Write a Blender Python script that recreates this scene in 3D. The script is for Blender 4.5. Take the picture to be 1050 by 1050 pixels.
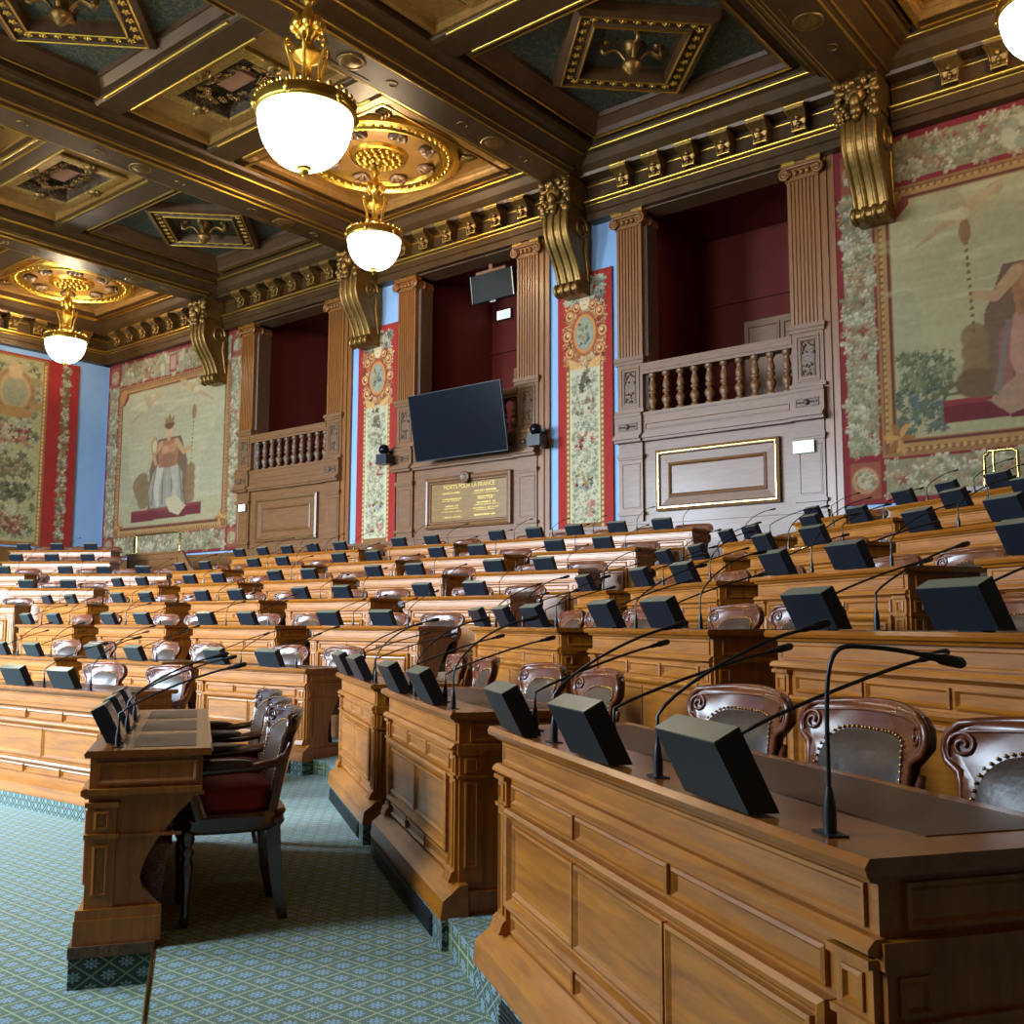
import bpy, math, random
import numpy as np
from mathutils import Vector, Matrix

for o in list(bpy.data.objects):
    bpy.data.objects.remove(o, do_unlink=True)
SC = bpy.context.scene
COL = SC.collection
PI = math.pi
rad = math.radians

# ------------------------------------------------------------------ camera
EYE = 1.5
YAW, PITCH, ROLL = rad(39.0185), rad(6.3122), rad(0.1847)
F_PX = 1044.6
cam_d = bpy.data.cameras.new('camera')
cam_d.sensor_fit = 'HORIZONTAL'
cam_d.sensor_width = 36.0
cam_d.lens = 36.0 * F_PX / 1050.0
cam_d.clip_start = 0.05
cam = bpy.data.objects.new('camera', cam_d)
COL.objects.link(cam)
_f = Vector((-math.sin(YAW) * math.cos(PITCH), math.cos(YAW) * math.cos(PITCH), math.sin(PITCH)))
_r = Vector((math.cos(YAW), math.sin(YAW), 0))
_u = _r.cross(_f)
_c, _s = math.cos(ROLL), math.sin(ROLL)
_r2 = _c * _r + _s * _u
_u2 = -_s * _r + _c * _u
cam.matrix_world = Matrix(((_r2.x, _u2.x, -_f.x, 0), (_r2.y, _u2.y, -_f.y, 0), (_r2.z, _u2.z, -_f.z, EYE), (0, 0, 0, 1)))
SC.camera = cam

# ------------------------------------------------------------------ world, daylight, exposure
w = bpy.data.worlds.new('sky')
SC.world = w
w.use_nodes = True
w.node_tree.nodes['Background'].inputs[0].default_value = (0.55, 0.7, 1.0, 1)
w.node_tree.nodes['Background'].inputs[1].default_value = 0.6
SC.view_settings.view_transform = 'Standard'
SC.view_settings.look = 'None'
SC.view_settings.gamma = 1.0
SC.view_settings.use_curve_mapping = False
SC.view_settings.exposure = -0.12
SC.cycles.max_bounces = 8
SC.cycles.diffuse_bounces = 4
SC.cycles.glossy_bounces = 4
SC.cycles.sample_clamp_indirect = 4.0
SC.cycles.use_denoising = True
SC.cycles.caustics_reflective = False
SC.cycles.caustics_refractive = False

WIN_X = (-8.4, -14.3, -20.2, -26.0)
WIN_Y = -4.5
WIN_POWER = 2600.0
WIN_SHARE = {-8.4: 0.6, -14.3: 1.25, -20.2: 2.7, -26.0: 0.3}
for _x in WIN_X:      # daylight entering through the tall windows of the opposite wall
    ld = bpy.data.lights.new('window_daylight', 'AREA')
    ld.shape = 'RECTANGLE'
    ld.size, ld.size_y = 2.4, 5.2
    ld.energy = WIN_POWER * WIN_SHARE[_x]
    ld.color = (0.66, 0.83, 1.0)
    lo = bpy.data.objects.new('window_daylight', ld)
    COL.objects.link(lo)
    lo.location = (_x, WIN_Y - 0.1, 5.2)
    lo.rotation_euler = (rad(50), 0, 0)      # skylight falls inwards and down
    ld.spread = rad(140)
    lo['kind'] = 'structure'
LAMP_POWER = 950.0     # bulbs inside each chandelier bowl
BOWL_GLOW = 9.0

# ------------------------------------------------------------------ materials
def lin(h):
    h = h.lstrip('#')
    v = [int(h[i:i + 2], 16) / 255 for i in (0, 2, 4)]
    return tuple(c / 12.92 if c <= 0.04045 else ((c + 0.055) / 1.055) ** 2.4 for c in v)

def mat_base(name):
    m = bpy.data.materials.new(name)
    m.use_nodes = True
    nt = m.node_tree
    return m, nt, nt.nodes['Principled BSDF']

def plain(name, hexc, rough=0.5, metal=0.0, coat=0.0, vary=0.12, scale=6.0, bump=0.0):
    m, nt, b = mat_base(name)
    c = lin(hexc)
    n = nt.nodes.new('ShaderNodeTexNoise')
    n.inputs['Scale'].default_value = scale
    n.inputs['Detail'].default_value = 4
    tc = nt.nodes.new('ShaderNodeTexCoord')
    nt.links.new(tc.outputs['Object'], n.inputs['Vector'])
    r = nt.nodes.new('ShaderNodeValToRGB')
    r.color_ramp.elements[0].position = 0.3
    r.color_ramp.elements[1].position = 0.7
    r.color_ramp.elements[0].color = tuple(x * (1 - vary) for x in c) + (1,)
    r.color_ramp.elements[1].color = tuple(min(1, x * (1 + vary)) for x in c) + (1,)
    nt.links.new(n.outputs['Fac'], r.inputs['Fac'])
    nt.links.new(r.outputs['Color'], b.inputs['Base Color'])
    b.inputs['Roughness'].default_value = rough
    b.inputs['Metallic'].default_value = metal
    b.inputs['Coat Weight'].default_value = coat
    b.inputs['Coat Roughness'].default_value = 0.12
    if bump:
        bp = nt.nodes.new('ShaderNodeBump')
        bp.inputs['Strength'].default_value = bump
        bp.inputs['Distance'].default_value = 0.02
        nt.links.new(n.outputs['Fac'], bp.inputs['Height'])
        nt.links.new(bp.outputs['Normal'], b.inputs['Normal'])
    return m

def wood(name, dark, light, rough=0.3, coat=0.35, stretch=(1.2, 12, 12), coat_rough=0.18):
    m, nt, b = mat_base(name)
    tc = nt.nodes.new('ShaderNodeTexCoord')
    mp = nt.nodes.new('ShaderNodeMapping')
    mp.inputs['Scale'].default_value = stretch
    nt.links.new(tc.outputs['Object'], mp.inputs['Vector'])
    n = nt.nodes.new('ShaderNodeTexNoise')
    n.inputs['Scale'].default_value = 2.2
    n.inputs['Detail'].default_value = 6
    n.inputs['Roughness'].default_value = 0.65
    n.inputs['Distortion'].default_value = 0.6
    nt.links.new(mp.outputs['Vector'], n.inputs['Vector'])
    r = nt.nodes.new('ShaderNodeValToRGB')
    r.color_ramp.elements[0].position = 0.3
    r.color_ramp.elements[1].position = 0.72
    r.color_ramp.elements[0].color = lin(dark) + (1,)
    r.color_ramp.elements[1].color = lin(light) + (1,)
    nt.links.new(n.outputs['Fac'], r.inputs['Fac'])
    nt.links.new(r.outputs['Color'], b.inputs['Base Color'])
    b.inputs['Roughness'].default_value = rough
    b.inputs['Coat Weight'].default_value = coat
    b.inputs['Coat Roughness'].default_value = coat_rough
    return m

def math_node(nt, op, a, b=None):
    n = nt.nodes.new('ShaderNodeMath')
    n.operation = op
    for i, v in enumerate((a, b)):
        if v is None:
            continue
        if isinstance(v, (int, float)):
            n.inputs[i].default_value = v
        else:
            nt.links.new(v, n.inputs[i])
    return n.outputs[0]

def mix_col(nt, fac, a, b):
    n = nt.nodes.new('ShaderNodeMix')
    n.data_type = 'RGBA'
    nt.links.new(fac, n.inputs['Factor'])
    for k, v in (('A', a), ('B', b)):
        i = [s for s in n.inputs if s.name == k and s.type == 'RGBA'][0]
        if isinstance(v, tuple):
            i.default_value = v + (1,) if len(v) == 3 else v
        else:
            nt.links.new(v, i)
    return [s for s in n.outputs if s.type == 'RGBA'][0]

def carpet(name, ground, flower, line, size=0.15, planes='xy'):
    m, nt, b = mat_base(name)
    geo = nt.nodes.new('ShaderNodeNewGeometry')
    sep = nt.nodes.new('ShaderNodeSeparateXYZ')
    nt.links.new(geo.outputs['Position'], sep.inputs[0])
    if planes == 'xy':
        nsep = nt.nodes.new('ShaderNodeSeparateXYZ')
        nt.links.new(geo.outputs['True Normal'], nsep.inputs[0])
        flat = math_node(nt, 'GREATER_THAN', math_node(nt, 'ABSOLUTE', nsep.outputs[2]), 0.5)
        upright = math_node(nt, 'SUBTRACT', 1.0, flat)
        X = math_node(nt, 'ADD', sep.outputs[0], math_node(nt, 'MULTIPLY', upright, math_node(nt, 'MULTIPLY', sep.outputs[1], 0.2)))
        Y = math_node(nt, 'ADD', math_node(nt, 'MULTIPLY', flat, sep.outputs[1]), math_node(nt, 'MULTIPLY', upright, sep.outputs[2]))
    else:
        X = math_node(nt, 'ADD', sep.outputs[0], math_node(nt, 'MULTIPLY', sep.outputs[1], 0.2))
        Y = sep.outputs[2]
    if planes != 'xy':
        X, Y = math_node(nt, 'ADD', X, Y), math_node(nt, 'SUBTRACT', X, Y)
    u = math_node(nt, 'SUBTRACT', math_node(nt, 'FRACT', math_node(nt, 'DIVIDE', X, size)), 0.5)
    v = math_node(nt, 'SUBTRACT', math_node(nt, 'FRACT', math_node(nt, 'DIVIDE', Y, size)), 0.5)
    au, av = math_node(nt, 'ABSOLUTE', u), math_node(nt, 'ABSOLUTE', v)
    edge = math_node(nt, 'MAXIMUM', au, av)
    online = math_node(nt, 'GREATER_THAN', edge, 0.455)
    dots = math_node(nt, 'MULTIPLY', math_node(nt, 'SINE', math_node(nt, 'MULTIPLY', u, 44.0)), math_node(nt, 'SINE', math_node(nt, 'MULTIPLY', v, 44.0)))
    dash = math_node(nt, 'GREATER_THAN', math_node(nt, 'ABSOLUTE', math_node(nt, 'SUBTRACT', math_node(nt, 'SINE', math_node(nt, 'MULTIPLY', u, 50.0)), math_node(nt, 'SINE', math_node(nt, 'MULTIPLY', v, 50.0)))), 0.35)
    lmask = math_node(nt, 'MULTIPLY', online, dash)
    rr = math_node(nt, 'SQRT', math_node(nt, 'ADD', math_node(nt, 'MULTIPLY', u, u), math_node(nt, 'MULTIPLY', v, v)))
    an = math_node(nt, 'ARCTAN2', v, u)
    pet = math_node(nt, 'ADD', math_node(nt, 'MULTIPLY', math_node(nt, 'COSINE', math_node(nt, 'MULTIPLY', an, 8.0)), 0.075), 0.25)
    inside = math_node(nt, 'LESS_THAN', rr, pet)
    notring = math_node(nt, 'GREATER_THAN', math_node(nt, 'ABSOLUTE', math_node(nt, 'SUBTRACT', rr, 0.12)), 0.022)
    fmask = math_node(nt, 'MULTIPLY', inside, notring)
    nz = nt.nodes.new('ShaderNodeTexNoise')
    nz.inputs['Scale'].default_value = 130
    nt.links.new(geo.outputs['Position'], nz.inputs['Vector'])
    g2 = mix_col(nt, nz.outputs['Fac'], tuple(x * 0.75 for x in lin(ground)), tuple(x * 1.25 for x in lin(ground)))
    c1 = mix_col(nt, fmask, g2, lin(flower))
    c2 = mix_col(nt, lmask, c1, lin(line))
    nt.links.new(c2, b.inputs['Base Color'])
    b.inputs['Roughness'].default_value = 0.85
    b.inputs['Sheen Weight'].default_value = 0.3
    b.inputs['Sheen Roughness'].default_value = 0.4
    b.inputs['Sheen Tint'].default_value = (0.8, 0.95, 1.0, 1)
    bp = nt.nodes.new('ShaderNodeBump')
    bp.inputs['Strength'].default_value = 0.25
    bp.inputs['Distance'].default_value = 0.005
    nt.links.new(nz.outputs['Fac'], bp.inputs['Height'])
    nt.links.new(bp.outputs['Normal'], b.inputs['Normal'])
    return m

def brocade(name, ground, thread, scale=9.0, rough=0.6, cut=0.52, metal=0.0):
    m, nt, b = mat_base(name)
    tc = nt.nodes.new('ShaderNodeTexCoord')
    n = nt.nodes.new('ShaderNodeTexNoise')
    n.inputs['Scale'].default_value = scale
    n.inputs['Detail'].default_value = 3
    n.inputs['Distortion'].default_value = 2.5
    nt.links.new(tc.outputs['Object'], n.inputs['Vector'])
    r = nt.nodes.new('ShaderNodeValToRGB')
    r.color_ramp.elements[0].position = cut
    r.color_ramp.elements[1].position = cut + 0.06
    r.color_ramp.elements[0].color = lin(ground) + (1,)
    r.color_ramp.elements[1].color = lin(thread) + (1,)
    nt.links.new(n.outputs['Fac'], r.inputs['Fac'])
    nt.links.new(r.outputs['Color'], b.inputs['Base Color'])
    b.inputs['Roughness'].default_value = rough
    b.inputs['Metallic'].default_value = metal
    bp = nt.nodes.new('ShaderNodeBump')
    bp.inputs['Strength'].default_value = 0.5
    bp.inputs['Distance'].default_value = 0.02
    nt.links.new(n.outputs['Fac'], bp.inputs['Height'])
    nt.links.new(bp.outputs['Normal'], b.inputs['Normal'])
    return m

def glow(name, col, strength):
    m, nt, b = mat_base(name)
    b.inputs['Base Color'].default_value = (0.9, 0.88, 0.82, 1)
    b.inputs['Emission Color'].default_value = col + (1,)
    b.inputs['Emission Strength'].default_value = strength
    b.inputs['Roughness'].default_value = 0.3
    return m

def woven(name):
    m, nt, b = mat_base(name)
    a = nt.nodes.new('ShaderNodeVertexColor')
    a.layer_name = 'Col'
    tc = nt.nodes.new('ShaderNodeTexCoord')
    mp = nt.nodes.new('ShaderNodeMapping')
    mp.inputs['Scale'].default_value = (14, 14, 90)
    nt.links.new(tc.outputs['Object'], mp.inputs['Vector'])
    n = nt.nodes.new('ShaderNodeTexNoise')
    n.inputs['Scale'].default_value = 2.0
    n.inputs['Detail'].default_value = 4
    nt.links.new(mp.outputs['Vector'], n.inputs['Vector'])
    mr = nt.nodes.new('ShaderNodeMapRange')
    mr.inputs['To Min'].default_value = 0.52
    mr.inputs['To Max'].default_value = 0.84
    nt.links.new(n.outputs['Fac'], mr.inputs['Value'])
    mul = nt.nodes.new('ShaderNodeVectorMath')
    mul.operation = 'SCALE'
    nt.links.new(a.outputs['Color'], mul.inputs[0])
    nt.links.new(mr.outputs['Result'], mul.inputs['Scale'])
    nt.links.new(mul.outputs['Vector'], b.inputs['Base Color'])
    b.inputs['Roughness'].default_value = 0.9
    return m

M = {}
M['desk'] = wood('desk_oak', '#7a4207', '#b06b14', 0.4, 0.42, coat_rough=0.36)
M['desk_v'] = wood('desk_oak_upright', '#7a4207', '#b06b14', 0.4, 0.35, (12, 12, 1.2), 0.36)
M['desk_top'] = wood('desk_top_oak', '#763f0e', '#9d5b18', 0.25, 0.5)
M['panel'] = wood('wall_panelling_oak', '#5a3819', '#7b502a', 0.45, 0.08)
M['pilaster'] = wood('fluted_oak', '#683d12', '#8a521d', 0.42, 0.1, (12, 12, 1.2))
M['carved'] = plain('carved_dark_oak', '#5d4028', 0.45, 0, 0.1, 0.35, 30, 0.5)
M['chairwood'] = wood('mahogany', '#4a2210', '#743a18', 0.27, 0.3)
M['tablechair'] = wood('dark_mahogany', '#2c120c', '#4a2114', 0.2, 0.8)
M['leather'] = plain('brown_leather', '#3a2a20', 0.34, 0, 0.05, 0.15, 40, 0.1)
M['blotter'] = plain('writing_leather', '#4b3222', 0.42, 0, 0.1, 0.12, 30, 0.05)
M['nail'] = plain('brass_nails', '#b08d4e', 0.3, 1.0)
M['red_cloth'] = plain('red_velvet', '#7c1512', 0.8, 0, 0, 0.15, 20, 0.1)
M['black'] = plain('black_plastic', '#131821', 0.4, 0, 0, 0.1, 12)
M['black_sheen'] = plain('black_plastic_painted_sheen', '#6e6c5a', 0.32, 0, 0.2, 0.1, 12)  # black plastic lightened to paint in the light its top reflects
M['screen'] = plain('dark_glass', '#0a0c12', 0.2, 0, 0.0, 0.05)
M['cloth_black'] = plain('black_speaker_cloth', '#141618', 0.8, 0, 0, 0.15, 60)
M['microphone'] = plain('microphone_black', '#0c0d10', 0.4, 0, 0.2)
M['vent'] = plain('dark_vent_metal', '#1d2426', 0.5, 0.3)
M['steel'] = plain('brushed_steel', '#8f8f8c', 0.35, 1.0)
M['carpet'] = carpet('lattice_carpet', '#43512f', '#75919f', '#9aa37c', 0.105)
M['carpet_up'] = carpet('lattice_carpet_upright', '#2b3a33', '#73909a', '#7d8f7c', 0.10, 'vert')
M['blue_wall'] = plain('blue_plaster', '#7f9cc0', 0.8, 0, 0, 0.03, 3)
M['red_wall'] = plain('dark_red_wall', '#70221a', 0.75, 0, 0, 0.06, 3)
M['plaster'] = plain('warm_plaster', '#8a7660', 0.85, 0, 0, 0.05, 3)
M['gold'] = plain('gilding', '#d3a94a', 0.32, 1.0, 0, 0.1, 20)
M['oldgold'] = plain('old_gilding', '#7d5e30', 0.42, 0.8, 0, 0.25, 14, 0.25)
M['bronze'] = plain('bronzed_stucco', '#8a6430', 0.42, 0.4, 0, 0.2, 9)
M['beam'] = plain('painted_beam', '#473016', 0.42, 0.35, 0, 0.2, 5)
M['coffer'] = plain('dark_coffer', '#4c3119', 0.48, 0.15, 0, 0.15, 4)
M['brocade'] = brocade('blue_stencilled_panel', '#2b3433', '#5d5432', 8)
M['gold_brocade'] = brocade('gilt_relief_panel', '#7a5a26', '#b89246', 22, 0.4, 0.46, 0.5)
M['dark_relief'] = brocade('dark_relief', '#261a12', '#6d5638', 14, 0.5, 0.5, 0.3)
M['medallion'] = plain('brown_medallion', '#8c6049', 0.7)
M['woven'] = woven('tapestry_weave')
M['bowl'] = glow('lit_glass_bowl', (1.0, 0.93, 0.8), BOWL_GLOW)
M['exit'] = glow('lit_exit_sign', (0.72, 1.0, 0.92), 1.3)
M['exit_green'] = glow('lit_exit_green', (0.15, 0.75, 0.45), 1.0)
M['brass'] = plain('polished_brass', '#c9a75e', 0.22, 1.0)
M['plaque'] = wood('plaque_board', '#674718', '#866124', 0.45, 0.1)
M['screen'].node_tree.nodes['Principled BSDF'].inputs['Specular IOR Level'].default_value = 0.16
for _k in ('chairwood', 'leather'): M[_k].node_tree.nodes['Principled BSDF'].inputs['Specular IOR Level'].default_value = 0.36
M['letter'] = plain('gilt_lettering', '#d3b25a', 0.45, 0.3)

# ------------------------------------------------------------------ mesh helpers
class MB:
    def __init__(s):
        s.v, s.f, s.smooth = [], [], []
    def add(s, vs, fs, smooth=False):
        n = len(s.v)
        s.v.extend([tuple(p) for p in vs])
        s.f.extend([tuple(i + n for i in f) for f in fs])
        s.smooth.extend([smooth] * len(fs))
    def box(s, x0, x1, y0, y1, z0, z1):
        if x0 > x1: x0, x1 = x1, x0
        if y0 > y1: y0, y1 = y1, y0
        if z0 > z1: z0, z1 = z1, z0
        s.add([(x0, y0, z0), (x1, y0, z0), (x1, y1, z0), (x0, y1, z0), (x0, y0, z1), (x1, y0, z1), (x1, y1, z1), (x0, y1, z1)],
              [(0, 3, 2, 1), (4, 5, 6, 7), (0, 1, 5, 4), (1, 2, 6, 5), (2, 3, 7, 6), (3, 0, 4, 7)])
    def prism(s, poly, axis, a0, a1, smooth=False):
        def P(p, a):
            if axis == 'x': return (a, p[0], p[1])
            if axis == 'y': return (p[0], a, p[1])
            return (p[0], p[1], a)
        n = len(poly)
        area = sum(poly[i][0] * poly[(i + 1) % n][1] - poly[(i + 1) % n][0] * poly[i][1] for i in range(n))
        if (area < 0) != (axis == 'y'):
            poly = poly[::-1]
        vs = [P(p, a0) for p in poly] + [P(p, a1) for p in poly]
        fs = [(i, (i + 1) % n, n + (i + 1) % n, n + i) for i in range(n)]
        s.add(vs, fs, smooth)
        s.add(vs, [tuple(range(n - 1, -1, -1)), tuple(range(n, 2 * n))])
    def lathe(s, prof, cx=0, cy=0, cz=0, seg=16, smooth=True, sx=1, sy=1, cap=True):
        vs, fs = [], []
        for r, z in prof:
            for i in range(seg):
                a = 2 * PI * i / seg
                vs.append((cx + r * math.cos(a) * sx, cy + r * math.sin(a) * sy, cz + z))
        for k in range(len(prof) - 1):
            for i in range(seg):
                j = (i + 1) % seg
                fs.append((k * seg + i, k * seg + j, (k + 1) * seg + j, (k + 1) * seg + i))
        s.add(vs, fs, smooth)
        if cap:
            n = len(prof)
            s.add(vs, [tuple(range(seg - 1, -1, -1)), tuple(range((n - 1) * seg, n * seg))])
    def tube(s, path, r, seg=8, cap=True, smooth=True, flat=1.0):
        path = [Vector(p) for p in path]
        n = len(path)
        rs = r if isinstance(r, (list, tuple)) else [r] * n
        T = []
        for i in range(n):
            d = path[min(i + 1, n - 1)] - path[max(i - 1, 0)]
            T.append(d.normalized() if d.length > 1e-9 else Vector((0, 0, 1)))
        up = Vector((0, 0, 1)) if abs(T[0].z) < 0.9 else Vector((1, 0, 0))
        nv = T[0].cross(up).normalized()
        vs, fs = [], []
        for i in range(n):
            nv = (nv - T[i] * nv.dot(T[i]))
            nv = nv.normalized() if nv.length > 1e-6 else T[i].orthogonal().normalized()
            bv = T[i].cross(nv)
            for k in range(seg):
                a = 2 * PI * k / seg
                vs.append(path[i] + nv * (rs[i] * math.cos(a)) + bv * (rs[i] * flat * math.sin(a)))
        for i in range(n - 1):
            for k in range(seg):
                j = (k + 1) % seg
                fs.append((i * seg + k, i * seg + j, (i + 1) * seg + j, (i + 1) * seg + k))
        s.add(vs, fs, smooth)
        if cap:
            s.add(vs, [tuple(range(seg - 1, -1, -1)), tuple(range((n - 1) * seg, n * seg))])
    def ball(s, c, r, seg=10, rings=6, sx=1, sy=1, sz=1):
        prof = [(max(1e-4, math.sin(PI * k / rings)) * r, -math.cos(PI * k / rings) * r * sz) for k in range(rings + 1)]
        s.lathe(prof, c[0], c[1], c[2], seg, True, sx, sy, cap=False)
    def frame(s, u0, u1, v0, v1, prof, mp, cap=True, flip=False):
        """a mitred picture-frame moulding: prof = [(inset, height)...]; mp(u, v, h) -> xyz"""
        vs, fs = [], []
        for ins, h in prof:
            for (u, v) in ((u0 + ins, v0 + ins), (u1 - ins, v0 + ins), (u1 - ins, v1 - ins), (u0 + ins, v1 - ins)):
                vs.append(mp(u, v, h))
        for k in range(len(prof) - 1):
            for i in range(4):
                j = (i + 1) % 4
                q = (k * 4 + i, k * 4 + j, (k + 1) * 4 + j, (k + 1) * 4 + i)
                fs.append(q[::-1] if flip else q)
        if cap:
            n = (len(prof) - 1) * 4
            q = (n, n + 1, n + 2, n + 3)
            fs.append(q[::-1] if flip else q)
        s.add(vs, fs)
    def poly_ring(s, loops, mp, cap=True):
        vs, fs = [], []
        n = len(loops[0][0])
        for pts, h in loops:
            vs += [mp(u, v, h) for u, v in pts]
        for k in range(len(loops) - 1):
            for i in range(n):
                j = (i + 1) % n
                fs.append((k * n + i, k * n + j, (k + 1) * n + j, (k + 1) * n + i))
        if cap:
            fs.append(tuple(range((len(loops) - 1) * n, len(loops) * n)))
        s.add(vs, fs)
    def mesh(s, name, m):
        me = bpy.data.meshes.new(name)
        me.from_pydata(s.v, [], s.f)
        me.polygons.foreach_set('use_smooth', s.smooth)
        me.materials.append(m)
        me.update()
        return me
    def build(s, name, m, parent=None):
        o = bpy.data.objects.new(name, s.mesh(name, m))
        COL.objects.link(o)
        if parent is not None:
            o.parent = parent
        return o

def tag(o, label, cat, group=None):
    o['label'] = label
    o['category'] = cat
    if group:
        o['group'] = group
    return o

def thing(name, label, cat, loc=(0, 0, 0), rz=0.0, group=None):
    o = bpy.data.objects.new(name, None)
    o.empty_display_size = 0.1
    COL.objects.link(o)
    o.location = loc
    o.rotation_euler = (0, 0, rz)
    return tag(o, label, cat, group)

def structure(name, mb, m):
    o = mb.build(name, m)
    o['kind'] = 'structure'
    return o

def copy_tree(o, parent=None):
    c = o.copy()
    COL.objects.link(c)
    if parent is not None:
        c.parent = parent
    for ch in KIDS.get(o.name, []):
        copy_tree(ch, c)
    return c
KIDS = {}
def remember(o):
    KIDS[o.name] = list(o.children)
    for ch in o.children:
        remember(ch)

def arc(cx, cy, r, a0, a1, n):
    return [(cx + r * math.cos(a0 + (a1 - a0) * i / (n - 1)), cy + r * math.sin(a0 + (a1 - a0) * i / (n - 1))) for i in range(n)]

# ------------------------------------------------------------------ plan of the chamber
A34 = rad(34)
NR = Vector((math.sin(A34), math.cos(A34)))       # right block: direction from its fronts towards its backs
TR = Vector((NR.y, -NR.x))                         # right block: along the rows
NL = Vector((-math.sin(A34), math.cos(A34)))
TL = Vector((NL.y, -NL.x))
XL, XR, YB, YF = -29.1, 3.2, 16.12, -4.5
Z_PLAT = 0.14
ZR = [None] + [0.27 + 0.36 * i for i in range(7)]   # floor level of each row's tier
N_ROW = [None] + [1.06 + 1.36 * i for i in range(7)]
Y_ROW = [None, 6.15, 7.62, 9.12, 10.48, 11.84, 13.2]
M_ROW = [None] + [15.5 + 1.4 * i for i in range(7)]

def pr(n, t):
    p = NR * n + TR * t
    return (p.x, p.y)
def plft(m, t):
    p = NL * m + TL * t
    return (p.x, p.y)
def corner_r(n, y):
    return ((n - y * NR.y) / NR.x, y)
def corner_l(m, y):
    return ((m - y * NL.y) / NL.x, y)

# floors ---------------------------------------------------------------
b = MB(); b.box(XL - .3, XR + .3, YF - .3, 20.0, -0.2, 0.0)
structure('floor', b, M['carpet'])
PLAT_N = -0.13
PLAT_Y = 4.62
c1 = corner_r(PLAT_N, PLAT_Y)
b = MB()
right_end = pr(PLAT_N, 2.9)
poly = [right_end, c1, (-12.4, PLAT_Y), (-20.0, 1.0), (XL, -1.0), (XL, 15.9), (XR, 15.9), (XR, right_end[1])]
b.prism(poly, 'z', 0.0, Z_PLAT)
structure('floor_platform', b, M['carpet'])
b = MB()
pe = [right_end, pr(PLAT_N, -4.74)]
b.tube([(p[0], p[1], Z_PLAT - 0.008) for p in pe], 0.012, 6)
structure('trim_platform_edge', b, M['brass'])
for k in range(1, 7):
    inset = 0.085
    n, y, m = N_ROW[k] + inset, Y_ROW[k] + inset, M_ROW[k] + inset
    a, c, d, e = pr(n, 3.6 if k < 2 else 2.4), corner_r(n, y), corner_l(m, y), plft(m, -16.5)
    poly = [a, c, d, e]
    poly = [p if p[0] < XR else (XR, p[1]) for p in poly]
    poly = [(max(p[0], XL), p[1]) for p in poly]
    poly += [(XL, 15.95), (XR, 15.95)]
    b = MB(); b.prism(poly, 'z', ZR[k - 1] if k > 1 else Z_PLAT, ZR[k])
    structure('floor_tier', b, M['carpet'])
b = MB()
k = 7
poly = [plft(M_ROW[7] + .05, -9.6), plft(M_ROW[7] + .05, -16.0), (XL, 15.95), (-25.6, 15.95)]
poly[1] = (XL, poly[1][1]) if poly[1][0] < XL else poly[1]
b.prism(poly, 'z', ZR[6], ZR[7])
structure('floor_tier', b, M['carpet'])

# ------------------------------------------------------------------ walls
BAYX = (-8.37, -14.32, -20.22)
OPEN_H = 1.46
Z_OPEN0, Z_OPEN1 = 5.42, 9.40
b = MB()
edges = [XL - .3]
for cx in sorted(BAYX):
    edges += [cx - OPEN_H, cx + OPEN_H]
edges.append(XR + .3)
for i in range(0, len(edges), 2):
    b.box(edges[i], edges[i + 1], YB, YB + 0.35, 0, 11.2)
for cx in BAYX:
    b.box(cx - OPEN_H, cx + OPEN_H, YB, YB + 0.35, 0, Z_OPEN0)
    b.box(cx - OPEN_H, cx + OPEN_H, YB, YB + 0.35, Z_OPEN1, 11.2)
structure('wall_rear', b, M['blue_wall'])
b = MB(); b.box(XL - .3, XL, YF, YB, 0, 11.2)
structure('wall_left', b, M['blue_wall'])
b = MB(); b.box(XR, XR + .3, YF, YB, 0, 11.2)
structure('wall_right', b, M['plaster'])
b = MB()
xs = [XL]
for x in sorted(WIN_X):
    xs += [x - 1.3, x + 1.3]
xs.append(XR)
for i in range(0, len(xs), 2):
    b.box(xs[i], xs[i + 1], YF - .3, YF, 0, 11.2)
for x in WIN_X:
    b.box(x - 1.3, x + 1.3, YF - .3, YF, 0, 2.5)
    b.box(x - 1.3, x + 1.3, YF - .3, YF, 7.9, 11.2)
structure('wall_front', b, M['plaster'])
for i, x in enumerate(WIN_X):
    b = MB()
    b.frame(x - 1.3, x + 1.3, 2.5, 7.9, [(0, 0), (0, .06), (.09, .06), (.09, 0)], lambda u, v, h: (u, YF + h, v), cap=False, flip=True)
    for dx in (-.02,):
        b.box(x - .03, x + .03, YF - .02, YF + .03, 2.55, 7.85)
    for z in (4.3, 6.1):
        b.box(x - 1.25, x + 1.25, YF - .02, YF + .03, z - .03, z + .03)
    structure('window_%d' % (i + 1), b, M['panel'])
for cx in BAYX:      # the room behind each balcony opening
    b = MB()
    x0, x1, y0, y1, z0, z1 = cx - 1.9, cx + 1.9, YB + .35, 19.2, 5.1, 9.75
    b.box(x0 - .1, x0, y0, y1, z0, z1)
    b.box(x1, x1 + .1, y0, y1, z0, z1)
    b.box(x0 - .1, x1 + .1, y1, y1 + .1, z0, z1)
    b.box(x0 - .1, x1 + .1, y0, y1, z0 - .1, z0)
    b.box(x0 - .1, x1 + .1, y0, y1, z1, z1 + .1)
    b.box(x0, x1, y1 - .06, y1, 8.25, 8.3)
    structure('wall_balcony', b, M['red_wall'])

b = MB()
for a, c in ((XL, -22.24), (-18.0, -16.34), (-12.06, -10.41), (-6.1, XR)):
    b.box(a, c, YB - .05, YB, 2.05, 3.32)
    b.box(a, c, YB - .09, YB, 3.30, 3.36)
structure('baseboard_rear', b, M['panel'])
b = MB()
b.box(XL, XL + .05, YF, YB, 2.4, 3.6)
b.box(XL, XL + .09, YF, YB, 3.58, 3.64)
structure('baseboard_left', b, M['panel'])

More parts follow.
